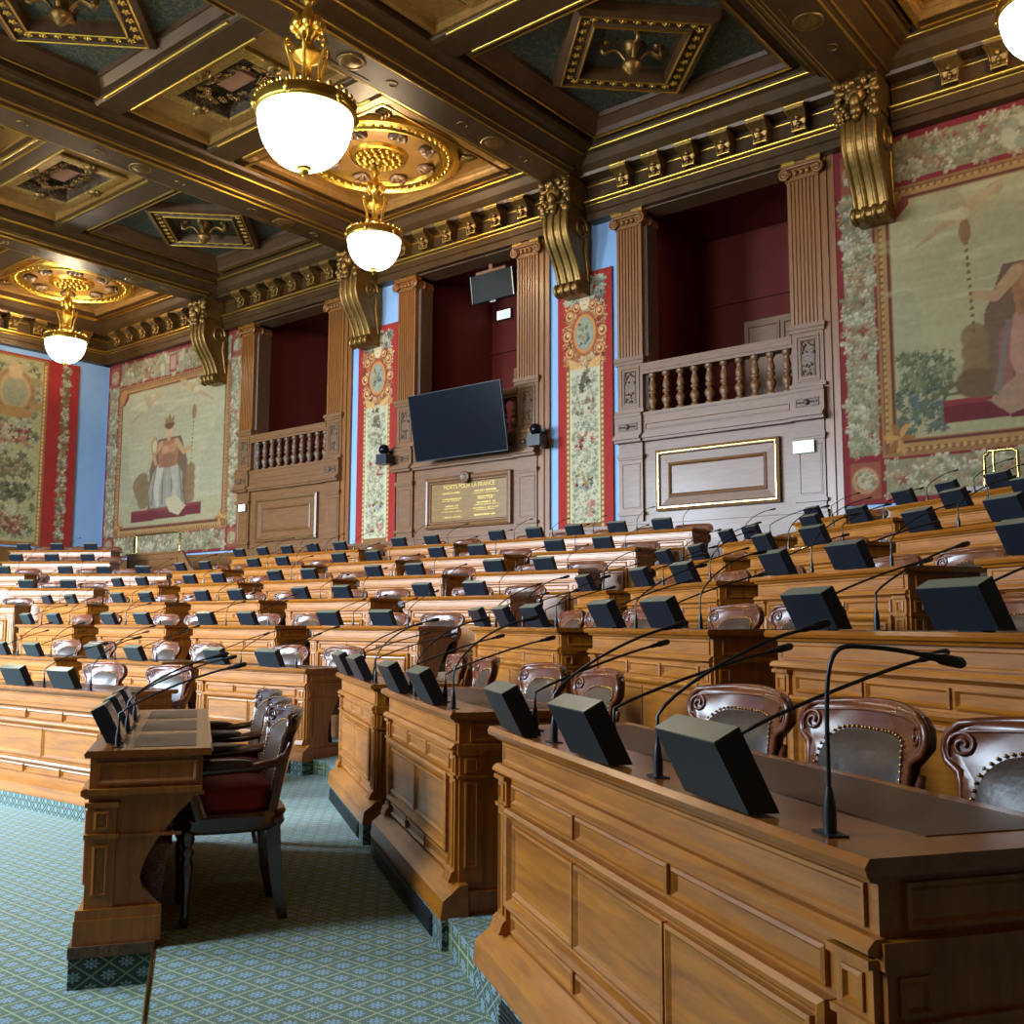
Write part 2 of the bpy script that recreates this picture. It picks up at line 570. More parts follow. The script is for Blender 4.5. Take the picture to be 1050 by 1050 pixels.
# ------------------------------------------------------------------ ceiling
b = MB(); b.box(XL - .3, XR + .3, YF - .3, YB + .3, 11.0, 11.25)
structure('ceiling', b, M['coffer'])
BEAMX = [-5.4, -11.33, -17.27, -23.2, 0.53]
ZB = 10.15
half = [(.30, ZB), (.30, ZB + .03), (.36, ZB + .06), (.40, ZB + .06), (.42, ZB + .15), (.60, ZB + .27), (.64, ZB + .27), (.66, ZB + .33), (.80, ZB + .36), (.84, ZB + .42), (.84, 11.0)]
beam_poly = [(-x, z) for x, z in half[::-1]] + half
for i, bx in enumerate(BEAMX):
    b = MB()
    b.prism([(bx + x, z) for x, z in beam_poly], 'y', YF + .1, 15.9)
    o = structure('trim_ceiling_beam', b, M['beam'])
    b = MB()
    for sx in (-1, 1):
        for (dx, z, r) in ((.31, ZB + .02, .022), (.41, ZB + .075, .018), (.65, ZB + .29, .026)):
            b.tube([(bx + sx * dx, YF + .2, z), (bx + sx * dx, 15.3, z)], r, 6)
    g = b.build('gilt_bead', M['gold'], o)
    b = MB()       # low relief on the beam's underside: round boss and flanking scrolls, one set in each bay
    for yc in (13.4, 10.0, 6.9, 3.6):
        b.lathe([(.23, 0), (.22, -.018), (.19, -.02), (.17, -.008), (.15, -.012), (.13, -.03), (.03, -.035)], bx, yc, ZB, 24)
        for s in (-1, 1):
            pts = []
            for q in range(14):
                a = q / 13 * 1.6 * PI
                rr = .13 * (1 - q / 18)
                pts.append((bx + rr * math.sin(a), yc + s * (.75 + .12 - rr * math.cos(a)), ZB - .002))
            b.tube(pts, .012, 6)
            b.tube([(bx - .2, yc + s * .55, ZB - .002), (bx - .2, yc + s * .35, ZB - .002), (bx - .24, yc, ZB - .002)], .008, 5)
    b.build('scroll_relief', M['oldgold'], o)
CROSSY = [(11.18, .30), (8.83, .26), (4.95, .3)]
for cy, hw in CROSSY:
    for i in range(len(BEAMX)):
        xs_ = sorted(BEAMX)
    spans = [(XL, -23.2)] + [(a, c) for a, c in zip(sorted(BEAMX)[:-1], sorted(BEAMX)[1:])]
    for (a, c) in spans:
        x0 = a + (.84 if a > XL else 0); x1 = c - .84
        z = 10.55
        hp = [(hw * .8, z), (hw, z + .03), (hw + .02, z + .06), (hw + .02, 11.0)]
        b = MB()
        b.prism([(cy - y, zz) for y, zz in hp[::-1]] + [(cy + y, zz) for y, zz in hp], 'x', x0, x1)
        o = structure('trim_ceiling_crossbeam', b, M['beam'])
        b = MB()
        for s in (-1, 1):
            b.tube([(x0 + .35, cy + s * hw, z + .02), (x1 - .35, cy + s * hw, z + .02)], .032, 6)
        b.build('gilt_bead', M['gold'], o)

def up(cx, cy, z):      # maps (u, v, h) to a ceiling panel seen from below: h counts downward
    return lambda u, v, h: (cx + u, cy - v, z - h)

def flower(b, x, y, z, r, petals=6):
    b.ball((x, y, z), r * .38, 6, 4)
    for k in range(petals):
        a = 2 * PI * k / petals
        b.ball((x + r * .62 * math.cos(a), y + r * .62 * math.sin(a), z), r * .36, 6, 3, sz=.6)

def coffer_diamond(cx, cy, label):
    t = thing('ceiling_coffer', label, 'ceiling panel', (cx, cy, 10.95), 0, 'diamond coffers of the ceiling')
    u = up(0, 0, 0)
    b = MB()
    b.frame(-2.06, 2.06, -1.88, 1.88, [(0, 0), (0, .28), (.10, .33), (.16, .33), (.18, .24), (.34, .12), (.38, .12), (.40, .04)], u, cap=False)
    b.build('square_moulding', M['coffer'], t)
    b = MB()
    b.frame(-1.96, 1.96, -1.78, 1.78, [(0, .34), (.0, .36), (.04, .36), (.04, .34)], u, cap=False)
    b.build('gilt_bead', M['gold'], t)
    b = MB(); b.frame(-1.66, 1.66, -1.48, 1.48, [(0, .045)], u)
    b.build('stencilled_panel', M['brocade'], t)
    def dia(r): return [(0, -r), (r, 0), (0, r), (-r, 0)]
    b = MB()
    b.poly_ring([(dia(1.62), .05), (dia(1.60), .20), (dia(1.45), .26), (dia(1.42), .20), (dia(1.14), .20), (dia(1.10), .24), (dia(1.06), .24), (dia(1.02), .06), (dia(.86), .03), (dia(.82), -.03)], u)
    b.build('diamond_frame', M['coffer'], t)
    b = MB()
    for r in (1.44, 1.08):
        p = dia(r)
        q = [u(x, y, .25) for x, y in p]
        for i in range(4):
            b.tube([q[i], q[(i + 1) % 4]], .02, 6)
    p = dia(1.28)
    for i in range(4):
        for k in range(8):
            f = (k + .5) / 8
            x = p[i][0] * (1 - f) + p[(i + 1) % 4][0] * f
            y = p[i][1] * (1 - f) + p[(i + 1) % 4][1] * f
            flower(b, *u(x, y, .215), .075, 5)
    b.build('flower_border', M['gold'], t)
    b = MB()      # pendant boss: four scrolled arms meeting in a turned drop
    for k in range(4):
        a = PI / 2 * k + PI / 4
        pts = []
        for q in range(12):
            f = q / 11
            rr = .42 * (1 - f) ** .8 * (1 + .35 * math.sin(f * PI)) + .06
            pts.append(u(rr * math.cos(a), rr * math.sin(a), -.02 + .42 * f + .12 * math.sin(f * PI * 2)))
        b.tube(pts, [.07 - .03 * q / 11 for q in range(12)], 7, flat=.6)
        b.ball(u(.42 * math.cos(a), .42 * math.sin(a), .02), .09, 8, 6)
    b.lathe([(.05, .1), (.16, -.02), (.2, -.06), (.12, -.12), (.1, -.3), (.16, -.36), (.17, -.42), (.1, -.5), (.04, -.56)], 0, 0, 0, 14)
    b.build('pendant_boss', M['oldgold'], t)

def coffer_recess(cx, cy, label, hx=2.05, hy=.92):
    t = thing('ceiling_coffer', label, 'ceiling panel', (cx, cy, 10.95), 0, 'oblong coffers of the ceiling')
    u = up(0, 0, 0)
    b = MB()
    b.frame(-hx, hx, -hy, hy, [(0, 0), (0, .30), (.08, .33), (.12, .33), (.14, .22), (.2, .2)], u, cap=False)
    b.build('outer_moulding', M['bronze'], t)
    px = hy * 1.28
    b = MB(); b.frame(-px, px, -hy + .14, hy - .14, [(0, .16), (0, .24), (.05, .26), (.22, .26), (.25, .24)], u, cap=False)
    b.build('gilt_relief_border', M['gold_brocade'], t)
    for s in (-1, 1):
        b = MB(); b.box(s * (px + .06), s * (hx - .2), -hy + .2, hy - .2, -.2, -.05)
        b.build('side_field', M['bronze'], t)
    b = MB()
    b.frame(-px + .23, px - .23, -hy + .36, hy - .36, [(0, .26), (.02, .24), (.06, .02), (.07, -.02)], u)
    b.build('recess_walls', M['dark_relief'], t)
    b = MB()
    b.box(-.34, .34, -.16, .16, -.09, -.0)
    b.build('centre_panel', M['medallion'], t)
    b = MB()
    rnd = random.Random(int(cx * 10))
    for k in range(46):
        a = 2 * PI * k / 46
        e = (.42 + .25 * rnd.random()) 
        x = max(-px + .36, min(px - .36, e * 1.55 * math.cos(a))); y = max(-hy + .46, min(hy - .46, e * .62 * math.sin(a)))
        flower(b, x, y, -.10 - .05 * rnd.random(), .06 + .03 * rnd.random(), 5)
    b.build('flower_garland', M['oldgold'], t)
    b = MB()
    for (x, y) in ((0, hy - .26), (0, -hy + .26), (px - .12, 0), (-px + .12, 0)):
        b.lathe([(.13, 0), (.13, -.03), (.08, -.05), (.03, -.08)], x, y, -.25, 12)
        for s in (-1, 1):
            b.ball((x + s * .15, y, -.27), .05, 8, 5)
    b.build('border_boss', M['oldgold'], t)

def circ(r, n=48): return [(r * math.cos(2 * PI * i / n), r * math.sin(2 * PI * i / n)) for i in range(n)]

def coffer_rosette(cx, cy, label):
    t = thing('ceiling_coffer', label, 'ceiling panel', (cx, cy, 10.95), 0, 'rosette coffers of the ceiling')
    u = up(0, 0, 0)
    b = MB()
    b.frame(-2.06, 2.06, -1.88, 1.88, [(0, 0), (0, .28), (.10, .33), (.14, .33), (.15, .27), (.19, .23), (.21, .23), (.22, .16)], u, cap=True)
    b.build('square_moulding', M['bronze'], t)
    u = up(0, 0, -.11)
    b = MB()
    b.frame(-1.96, 1.96, -1.78, 1.78, [(0, .34), (.0, .37), (.045, .37), (.045, .34)], u, cap=False)
    b.build('gilt_bead', M['gold'], t)
    b = MB()
    R = 1.62
    b.poly_ring([(circ(R), .05), (circ(R - .02), .14), (circ(R - .1), .16), (circ(R - .14), .10), (circ(R - .3), .10), (circ(R - .34), .14), (circ(R - .40), .14), (circ(R - .44), .06)], u, cap=False)
    for k in range(52):
        a = 2 * PI * k / 52
        b.ball(u((R - .22) * math.cos(a), (R - .22) * math.sin(a), .12), .045, 6, 4)
    b.build('round_moulding', M['gold'], t)
    b = MB()
    for k in range(8):
        a = 2 * PI * k / 8 + PI / 8
        for s in (-1, 0, 1):
            r1 = R - .62
            pts = []
            for q in range(7):
                f = q / 6
                pts.append(u((r1 - .14 + .28 * f) * math.cos(a + s * .14 * math.sin(f * PI)), (r1 - .14 + .28 * f) * math.sin(a + s * .14 * math.sin(f * PI)), .07 + .05 * math.sin(f * PI)))
            b.tube(pts, [.03, .05, .06, .07, .06, .05, .02], 7)
        b.ball(u((R - .46) * math.cos(a), (R - .46) * math.sin(a), .1), .07, 8, 5)
    b.build('leaf_cluster', M['carved'], t)
    b = MB()
    b.poly_ring([(circ(.58), .05), (circ(.56), .12), (circ(.5), .13), (circ(.46), .08)], u)
    for ring, n, r in ((.42, 18, .06), (.29, 13, .06), (.16, 8, .055)):
        for k in range(n):
            a = 2 * PI * k / n
            b.ball(u(ring * math.cos(a), ring * math.sin(a), .12 + (.45 - ring) * .25), r, 7, 5)
    b.lathe([(.14, .0), (.14, -.25), (.08, -.3), (.05, -.36)], 0, 0, 0, 12)
    b.build('centre_rosette', M['gold'], t)
    for sx in (-1, 1):
        for sy in (-1, 1):
            b = MB()
            for q in range(3):
                pts = [u(sx * (1.42 - .09 * q + .1 * math.sin(z * 5)), sy * (1.28 - .12 * q * 0 - .28 * z), .07 + .03 * math.sin(z * PI)) for z in (0, .25, .5, .75, 1)]
                b.tube(pts, [.02, .04, .05, .04, .02], 6)
            b.build('corner_leaf', M['oldgold'], t)
    return t

ROW1, ROW2, ROW3 = 13.4, 10.0, 6.88
BAYC = {'R': -2.43, 'A': -8.37, 'B': -14.3, 'C': -20.23, 'L': -26.4}
coffer_diamond(BAYC['A'], ROW1, 'dark diamond coffer with gold pendant nearest the balcony without a screen below, large at top')
coffer_diamond(BAYC['C'], ROW1, 'small dark diamond coffer over the far balcony beside the far figure tapestry')
coffer_diamond(BAYC['B'], ROW3, 'diamond coffer with gold pendant cut by the top left corner of the photo')
coffer_recess(BAYC['B'], ROW2, 'oblong gilt coffer with dark flower recess directly beside the nearest chandelier')
coffer_recess(BAYC['C'], ROW2, 'oblong gilt coffer with pale centre at the left edge of the photo')
coffer_recess(BAYC['A'], ROW2, 'oblong gilt coffer at the top edge beyond the large diamond coffer')
coffer_rosette(BAYC['B'], ROW1, 'bright gilt round rosette coffer above the middle chandelier')
coffer_rosette(BAYC['L'], ROW1, 'bright gilt round rosette coffer above the chandelier at far left')
coffer_rosette(BAYC['R'], ROW1, 'brown stepped coffer above the chandelier at top right')
coffer_rosette(BAYC['A'], ROW3, 'gilt rosette coffer holding the large nearest chandelier above the frame')
coffer_recess(BAYC['L'], ROW2, 'oblong gilt coffer hidden mostly left of the rosette at far left')
coffer_rosette(BAYC['C'], ROW3, 'rosette coffer cut by the left edge above the far oblong coffer')
coffer_recess(BAYC['R'], ROW2, 'oblong coffer at the very top right corner past the beam')

# ------------------------------------------------------------------ cornice along the walls
CORN = [(0.0, 9.36), (-.26, 9.36), (-.26, 9.50), (-.29, 9.52), (-.29, 9.66), (-.34, 9.70), (-.34, 9.74), (-.22, 9.76), (-.22, 10.16), (-.48, 10.18), (-.5, 10.24), (-.62, 10.34), (-.72, 10.46), (-.78, 10.5), (-.8, 10.56), (-.8, 11.0), (0.0, 11.0)]
def modillion(b, x, along):
    # small flared scroll bracket under the crown moulding; along maps (s, d, z)
    prof = [(-.62, 10.15, .17), (-.61, 10.09, .165), (-.50, 10.03, .14), (-.43, 9.97, .125), (-.40, 9.90, .115), (-.43, 9.84, .11), (-.40, 9.80, .11), (-.30, 9.785, .11)]
    n = len(prof)
    vs = []
    for d, z, h in prof:
        vs += [along(x - h, d, z), along(x + h, d, z), along(x + h, -.22, z), along(x - h, -.22, z)]
    fs = [(0, 1, 2, 3)]
    for k in range(n - 1):
        for i in range(4):
            j = (i + 1) % 4
            fs.append((k * 4 + i, k * 4 + j, k * 4 + 4 + j, k * 4 + 4 + i))
    fs.append(tuple(range((n - 1) * 4, n * 4))[::-1])
    b.add(vs, fs)
    for s_ in (-1, 1):
        b.tube([along(x + s_ * h, d, z) for d, z, h in prof[1:]], .02, 5)
    for (d, z, r) in ((-.47, 9.99, .05), (-.43, 9.90, .045), (-.44, 9.84, .035)):
        b.ball(along(x, d, z), r, 8, 5)
def modillion_cap(b, x, along):
    b.tube([along(x - .18, -.60, 10.16), along(x + .18, -.60, 10.16)], .022, 6)
    b.tube([along(x - .12, -.42, 9.79), along(x + .12, -.42, 9.79)], .016, 6)

def cornice(x0, x1, along, label, n=6):
    t = thing('wall_cornice', label, 'cornice', (0, 0, 0), 0, 'bracketed cornices under the ceiling')
    b = MB()
    m = len(CORN)
    vs = [along(x0, d, z) for d, z in CORN] + [along(x1, d, z) for d, z in CORN]
    b.add(vs, [(i, (i + 1) % m, m + (i + 1) % m, m + i) for i in range(m)] + [tuple(range(m - 1, -1, -1)), tuple(range(m, 2 * m))])
    b.build('cornice_moulding', M['beam'], t)
    b = MB()
    for d, z, r in ((-.335, 9.725, .035), (-.29, 9.665, .015), (-.79, 10.52, .03), (-.225, 10.07, .02)):
        b.tube([along(x0, d, z), along(x1, d, z)], r, 6)
    b.build('gilt_bead', M['gold'], t)
    for k in range(n):
        x = (x0 + x1) / 2 + .07 + .70 * (k - (n - 1) / 2)
        b = MB(); modillion(b, x, along)
        o = b.build('modillion', M['oldgold'], t)
        b = MB(); modillion_cap(b, x, along)
        b.build('gilt_cap', M['gold'], o)
    return t
rear = lambda s, d, z: (s, YB + d, z)
leftw = lambda s, d, z: (XL - d, s, z)
HB = .34
cornice(-11.33 + HB, -5.4 - HB, rear, 'bracketed gilt cornice over the nearest balcony and the long tapestry strip')
cornice(-17.27 + HB, -11.33 - HB, rear, 'bracketed gilt cornice over the balcony with the screen')
cornice(-23.2 + HB, -17.27 - HB, rear, 'bracketed gilt cornice over the far balcony')
cornice(XL, -23.2 - HB, rear, 'bracketed gilt cornice over the far figure tapestry')
cornice(-5.4 + HB, .53 - HB, rear, 'bracketed gilt cornice over the nearest figure tapestry at right')
cornice(4.0, YB, leftw, 'bracketed gilt cornice on the end wall over the floral tapestry at far left', 15)

def corbel(cx, label):
    t = thing('corbel', label, 'corbel', (cx, YB, 0), 0, 'scrolled corbels under the ceiling beams')
    # side profile (y towards the room is negative)
    top, bot = 9.62, 8.05
    front = []
    for i in range(25):
        f = i / 24
        z = top - (top - bot) * f
        y = -.78 + .08 * math.sin(f * PI) * 0 + .43 * (1 / (1 + math.exp(-(f - .55) * 9))) - .10 * math.sin(f * PI * 1.1) 
        front.append((y, z))
    foot = [(front[-1][0] - .06 + .12 * math.cos(a), bot - .02 + .11 * math.sin(a)) for a in np.linspace(PI * .6, PI * 1.6, 8)]
    poly = [(0, 9.7), (-.8, 9.7)] + front + foot + [(0, bot - .12)]
    b = MB(); b.prism(poly, 'x', -.27, .27)
    b.build('console', M['oldgold'], t)
    b = MB()
    for x in (-.25, -.085, .085, .25):
        b.tube([(x, y, z) for y, z in front] + [(x, y, z) for y, z in foot], .045, 7)
    b.build('rib', M['oldgold'], t)
    b = MB()
    for x in (-.15, 0, .15):
        b.tube([(x, front[-1][0] - .03, bot - .02), (x, front[-1][0] - .06, bot - .05)], .11, 10)
    b.build('foot_scroll', M['oldgold'], t)
    b = MB()        # carved head and acanthus leaves below the beam
    rnd = random.Random(4)
    b.box(-.3, .3, -.78, 0, 9.6, 10.15)
    b.ball((0, -.84, 9.84), .15, 12, 8, sz=1.15)
    b.ball((0, -.95, 9.70), .085, 10, 6, sz=1.5)
    b.ball((0, -.90, 9.55), .10, 8, 5)
    for s in (-1, 1):
        pts = [(s * (.2 + .1 * math.sin(a)), -.85 + .05 * math.cos(a), 9.98 + .1 * math.cos(a)) for a in np.linspace(0, 5, 12)]
        b.tube(pts, [.07 - .003 * i for i in range(12)], 7)
        b.ball((s * .08, -.97, 9.88), .035, 8, 5)
    for k in range(60):
        x = rnd.uniform(-.33, .33); z = rnd.uniform(9.42, 10.1)
        y = -.80 - rnd.uniform(0, .08)
        b.ball((x, y, z), rnd.uniform(.03, .075), 7, 5, sz=rnd.uniform(.8, 1.5))
    b.build('carved_head', M['oldgold'], t)
    for s in (-1, 1):
        b = MB()
        pts = []
        for q in range(26):
            a = q / 25 * 3 * PI
            rr = .2 * (1 - q / 32)
            pts.append((s * .28, -.36 + rr * math.cos(a), 9.2 + rr * 1.3 * math.sin(a)))
        b.tube(pts, [.045 - .001 * q for q in range(26)], 7)
        b.tube([(s * .28, -.2, 9.05), (s * .28, -.22, 8.8), (s * .28, -.17, 8.5), (s * .28, -.12, 8.2)], [.05, .045, .035, .02], 7)
        b.build('side_scroll', M['oldgold'], t)
corbel(-5.4, 'gilt scroll corbel between the nearest balcony and the right tapestry')
corbel(-11.33, 'gilt scroll corbel with horned head right of the middle balcony')
corbel(-17.27, 'gilt scroll corbel behind the middle chandelier')
corbel(-23.2, 'dark gilt scroll corbel beside the far figure tapestry')

# ------------------------------------------------------------------ balcony bays of the rear wall
def fluted(b, x0, x1, y0, y1, z0, z1, n=7):
    w = x1 - x0
    pts = [(x0, y1), (x0, y0)]
    m = .04
    for k in range(n):
        a = x0 + m + (w - 2 * m) * k / n
        c = x0 + m + (w - 2 * m) * (k + 1) / n
        g = (c - a) * .18
        pts += [(a + g, y0), (a + g * 1.6, y0 + .022), (c - g * 1.6, y0 + .022), (c - g, y0)]
    pts += [(x1, y0), (x1, y1)]
    b.prism(pts, 'z', z0, z1)

BAL = [(.075, 0), (.085, .0), (.085, .05), (.045, .08), (.06, .13), (.092, .21), (.09, .25), (.05, .31), (.042, .34), (.075, .36), (.078, .40), (.045, .43), (.072, .46), (.075, .50), (.055, .58), (.042, .64), (.06, .67), (.08, .69), (.08, .74)]
def bay(cx, label, kind):
    HW = 2.02
    PW = .55
    t = thing('balcony', label, 'balcony', (cx, 16.0, 0), 0, 'oak balcony fronts')
    F = lambda u, v, h: (u, -h, v)
    bk = YB - 16.0
    for s in (-1, 1):
        x0, x1 = (-HW, -HW + PW) if s < 0 else (HW - PW, HW)
        b = MB()
        fluted(b, x0, x1, 0, .5, 6.52, 9.06)
        p = b.build('pilaster', M['pilaster'], t)
        b = MB()
        b.box(x0 - .02, x1 + .02, -.02, .5, 9.06, 9.12)
        b.box(x0, x1, -.03, .5, 9.12, 9.27)
        b.box(x0 - .06, x1 + .06, -.07, .5, 9.27, 9.36)
        for q, sg in ((x0 - .01, -1), (x1 + .01, 1)):
            for face in (-.075, .2):
                pts = []
                for i in range(20):
                    a = PI / 2 - i / 19 * 3.4 * PI
                    rr = .105 * (1 - i / 24)
                    pts.append((q + sg * rr * math.cos(a), face, 9.17 + rr * math.sin(a)))
                b.tube(pts, .026, 6)
            b.tube([(q, -.08, 9.17), (q, .5, 9.17)], .085, 12)
        b.tube([(x0, -.075, 9.275), (x1, -.075, 9.275)], .024, 6)
        for i in range(5):
            b.ball((x0 + PW * (i + .5) / 5, -.04, 9.17), .055, 8, 5)
        b.build('capital', M['pilaster'], p)
        b = MB()
        b.box(x0 - .07, x0 + .17, -.085, .0, 9.325, 9.36)
        b.box(x1 - .17, x1 + .07, -.085, .0, 9.325, 9.36)
        b.build('gilt_abacus', M['gold'], p)
        b = MB()
        b.box(x0 - .05, x1 + .05, -.06, .45, 6.44, 6.52)
        b.box(x0 - .03, x1 + .03, -.03, .45, 6.38, 6.44)
        b.box(x0, x1, 0, .45, 5.5, 6.38)
        b.frame(x0 + .07, x1 - .07, 5.54, 6.33, [(0, 0), (0, .02), (.03, .02), (.04, .005)], F)
        b.box(x0 - .04, x1 + .04, -.05, .45, 5.44, 5.5)
        ped = b.build('pedestal', M['panel'], t)
        b = MB()
        rnd = random.Random(7)
        xm = (x0 + x1) / 2
        b.frame(xm - .13, xm + .13, 5.62, 6.25, [(0, 0), (0, .02), (.02, .025), (.03, .01)], F)
        for k in range(40):
            zz = rnd.uniform(5.64, 6.23)
            if 5.82 < zz < 6.02: continue
            b.ball((xm + rnd.uniform(-.11, .11), -.02, zz), rnd.uniform(.015, .035), 6, 4)
        b.build('carved_panel', M['carved'], ped)
    # entablature block below the balustrade, breaking forward over the pedestals
    b = MB()
    def ledge(x0, x1, e):
        for (d, z0, z1) in ((.02, 5.36, 5.42), (.0, 5.02, 5.36), (.05, 4.98, 5.02), (.09, 4.93, 4.98), (.04, 4.88, 4.93)):
            b.box(x0 - e * .04, x1 + e * .04, -d - e, bk + .02, z0, z1)
    ledge(-HW + PW, HW - PW, .03)
    for s in (-1, 1):
        x0, x1 = (-HW, -HW + PW) if s < 0 else (HW - PW, HW)
        ledge(x0 - .01, x1 + .01, .09)
    b.frame(-HW + PW + .06, HW - PW - .06, 5.08, 5.22, [(0, .03), (0, .045), (.02, .045), (.03, .032)], F)
    led = b.build('ledge', M['panel'], t)
    b = MB()
    for s in (-1, 1):
        xm = s * (HW - PW / 2)
        b.frame(xm - .2, xm + .2, 5.1, 5.24, [(0, .09), (0, .11), (.015, .11), (.02, .1)], F)
        b.ball((xm, -.115, 5.17), .05, 8, 5)
        for q in range(-4, 5):
            if q: b.ball((xm + q * .04, -.105, 5.17), .018, 6, 4)
    b.build('carved_frieze', M['carved'], led)
    # lower panelling
    b = MB()
    b.box(-HW, HW, .06, bk + .02, 2.05, 4.9)
    for s in (-1, 1):
        x0, x1 = (-HW + .03, -HW + PW - .02) if s < 0 else (HW - PW + .02, HW - .03)
        b.box(x0, x1, 0, bk, 3.4, 4.9)
        b.box(x0 - .03, x1 + .03, -.05, bk, 4.60, 4.66)
        b.box(x0 - .015, x1 + .015, -.03, bk, 4.56, 4.60)
        b.box(x0 - .03, x1 + .03, -.04, bk, 3.52, 3.58)
        b.frame(x0 + .05, x1 - .05, 3.64, 4.5, [(0, 0), (.0, .012), (.02, .012), (.03, .003)], F)
    b.box(-HW, HW, -.02, bk, 2.05, 3.34)
    b.build('panelling', M['panel'], t)
    b = MB()
    b.box(-HW, HW, -.05, bk, 3.34, 3.39)
    g = b.build('base_moulding', M['panel'], t)
    if kind != 'plaque':
        b = MB()
        b.frame(-1.2, 1.2, 3.56, 4.68, [(0, -.06), (0, .02), (.05, .04), (.08, .04), (.10, 0), (.24, -.02), (.25, .0), (.28, .01), (.31, -.03)], F)
        b.build('raised_panel', M['panel'], t)
        b = MB()
        b.frame(-1.15, 1.15, 3.61, 4.63, [(0, .04), (0, .048), (.014, .048), (.014, .04)], F, cap=False)
        b.build('gilt_bead', M['brass'], t)
    # balustrade between the pilasters
    b = MB()
    b.box(-HW + PW, HW - PW, -.02, .26, 6.22, 6.36)
    b.box(-HW + PW, HW - PW, -.0, .24, 6.16, 6.22)
    b.build('handrail', M['panel'], t)
    n = 10
    for k in range(n):
        x = -HW + PW + (2 * (HW - PW)) * (k + .5) / n
        b = MB()
        b.lathe(BAL, x, .12, 5.42, 10)
        b.build('baluster', M['carved' if kind == 'far' else 'panel'], t)
    # reveals of the opening
    b = MB()
    b.box(-HW - .04, -HW + .02, .08, .12, 2.05, 9.36)
    b.box(HW - .02, HW + .12, .03, .12, 2.05, 9.36)
    b.box(HW + .12, HW + .24, .06, .12, 2.05, 9.36)
    b.build('side_jamb', M['pilaster'], t)
    b = MB()
    b.box(-OPEN_H, -OPEN_H + .05, .12, .5, 5.42, 9.36)
    b.box(OPEN_H - .05, OPEN_H, .12, .5, 5.42, 9.36)
    b.box(-OPEN_H, OPEN_H, .0, .5, 9.34, 9.42)
    b.build('opening_lining', M['carved'], t)
    return t
bay(BAYX[0], 'oak balcony front with fluted pilasters and the lit sign on its right, nearest balcony', 'near')
bay(BAYX[1], 'oak balcony front with fluted pilasters behind the tilted screen', 'plaque')
bay(BAYX[2], 'small far oak balcony front beside the far figure tapestry', 'far')

# benches and a door seen inside the balconies
for cx, lab, sc in ((BAYX[0], 'brown panelled bench back inside the nearest balcony', 1), (BAYX[1], 'brown panelled bench back inside the balcony behind the screen', 1), (BAYX[2], 'brown panelled bench back inside the far balcony', 1)):
    t = thing('balcony_bench', lab, 'bench', (cx + .45, 18.3, 5.1), 0, 'benches inside the balconies')
    b = MB()
    b.box(-1.0, 1.35, .1, .16, 0, 2.45)
    for k in range(3):
        b.frame(-.95 + k * .76, -.25 + k * .76, 1.75, 2.35, [(0, 0), (0, .03), (.04, .03), (.06, .01)], lambda u, v, h: (u, .1 - h, v))
    b.build('back_panel', M['panel'], t)
    b = MB(); b.box(-1.0, 1.35, -.3, .1, .38, .44)
    b.build('seat', M['carved'], t)
    for x in (-.9, .2, 1.25):
        b = MB(); b.box(x - .03, x + .03, -.28, .08, 0, .38)
        b.build('leg', M['carved'], t)

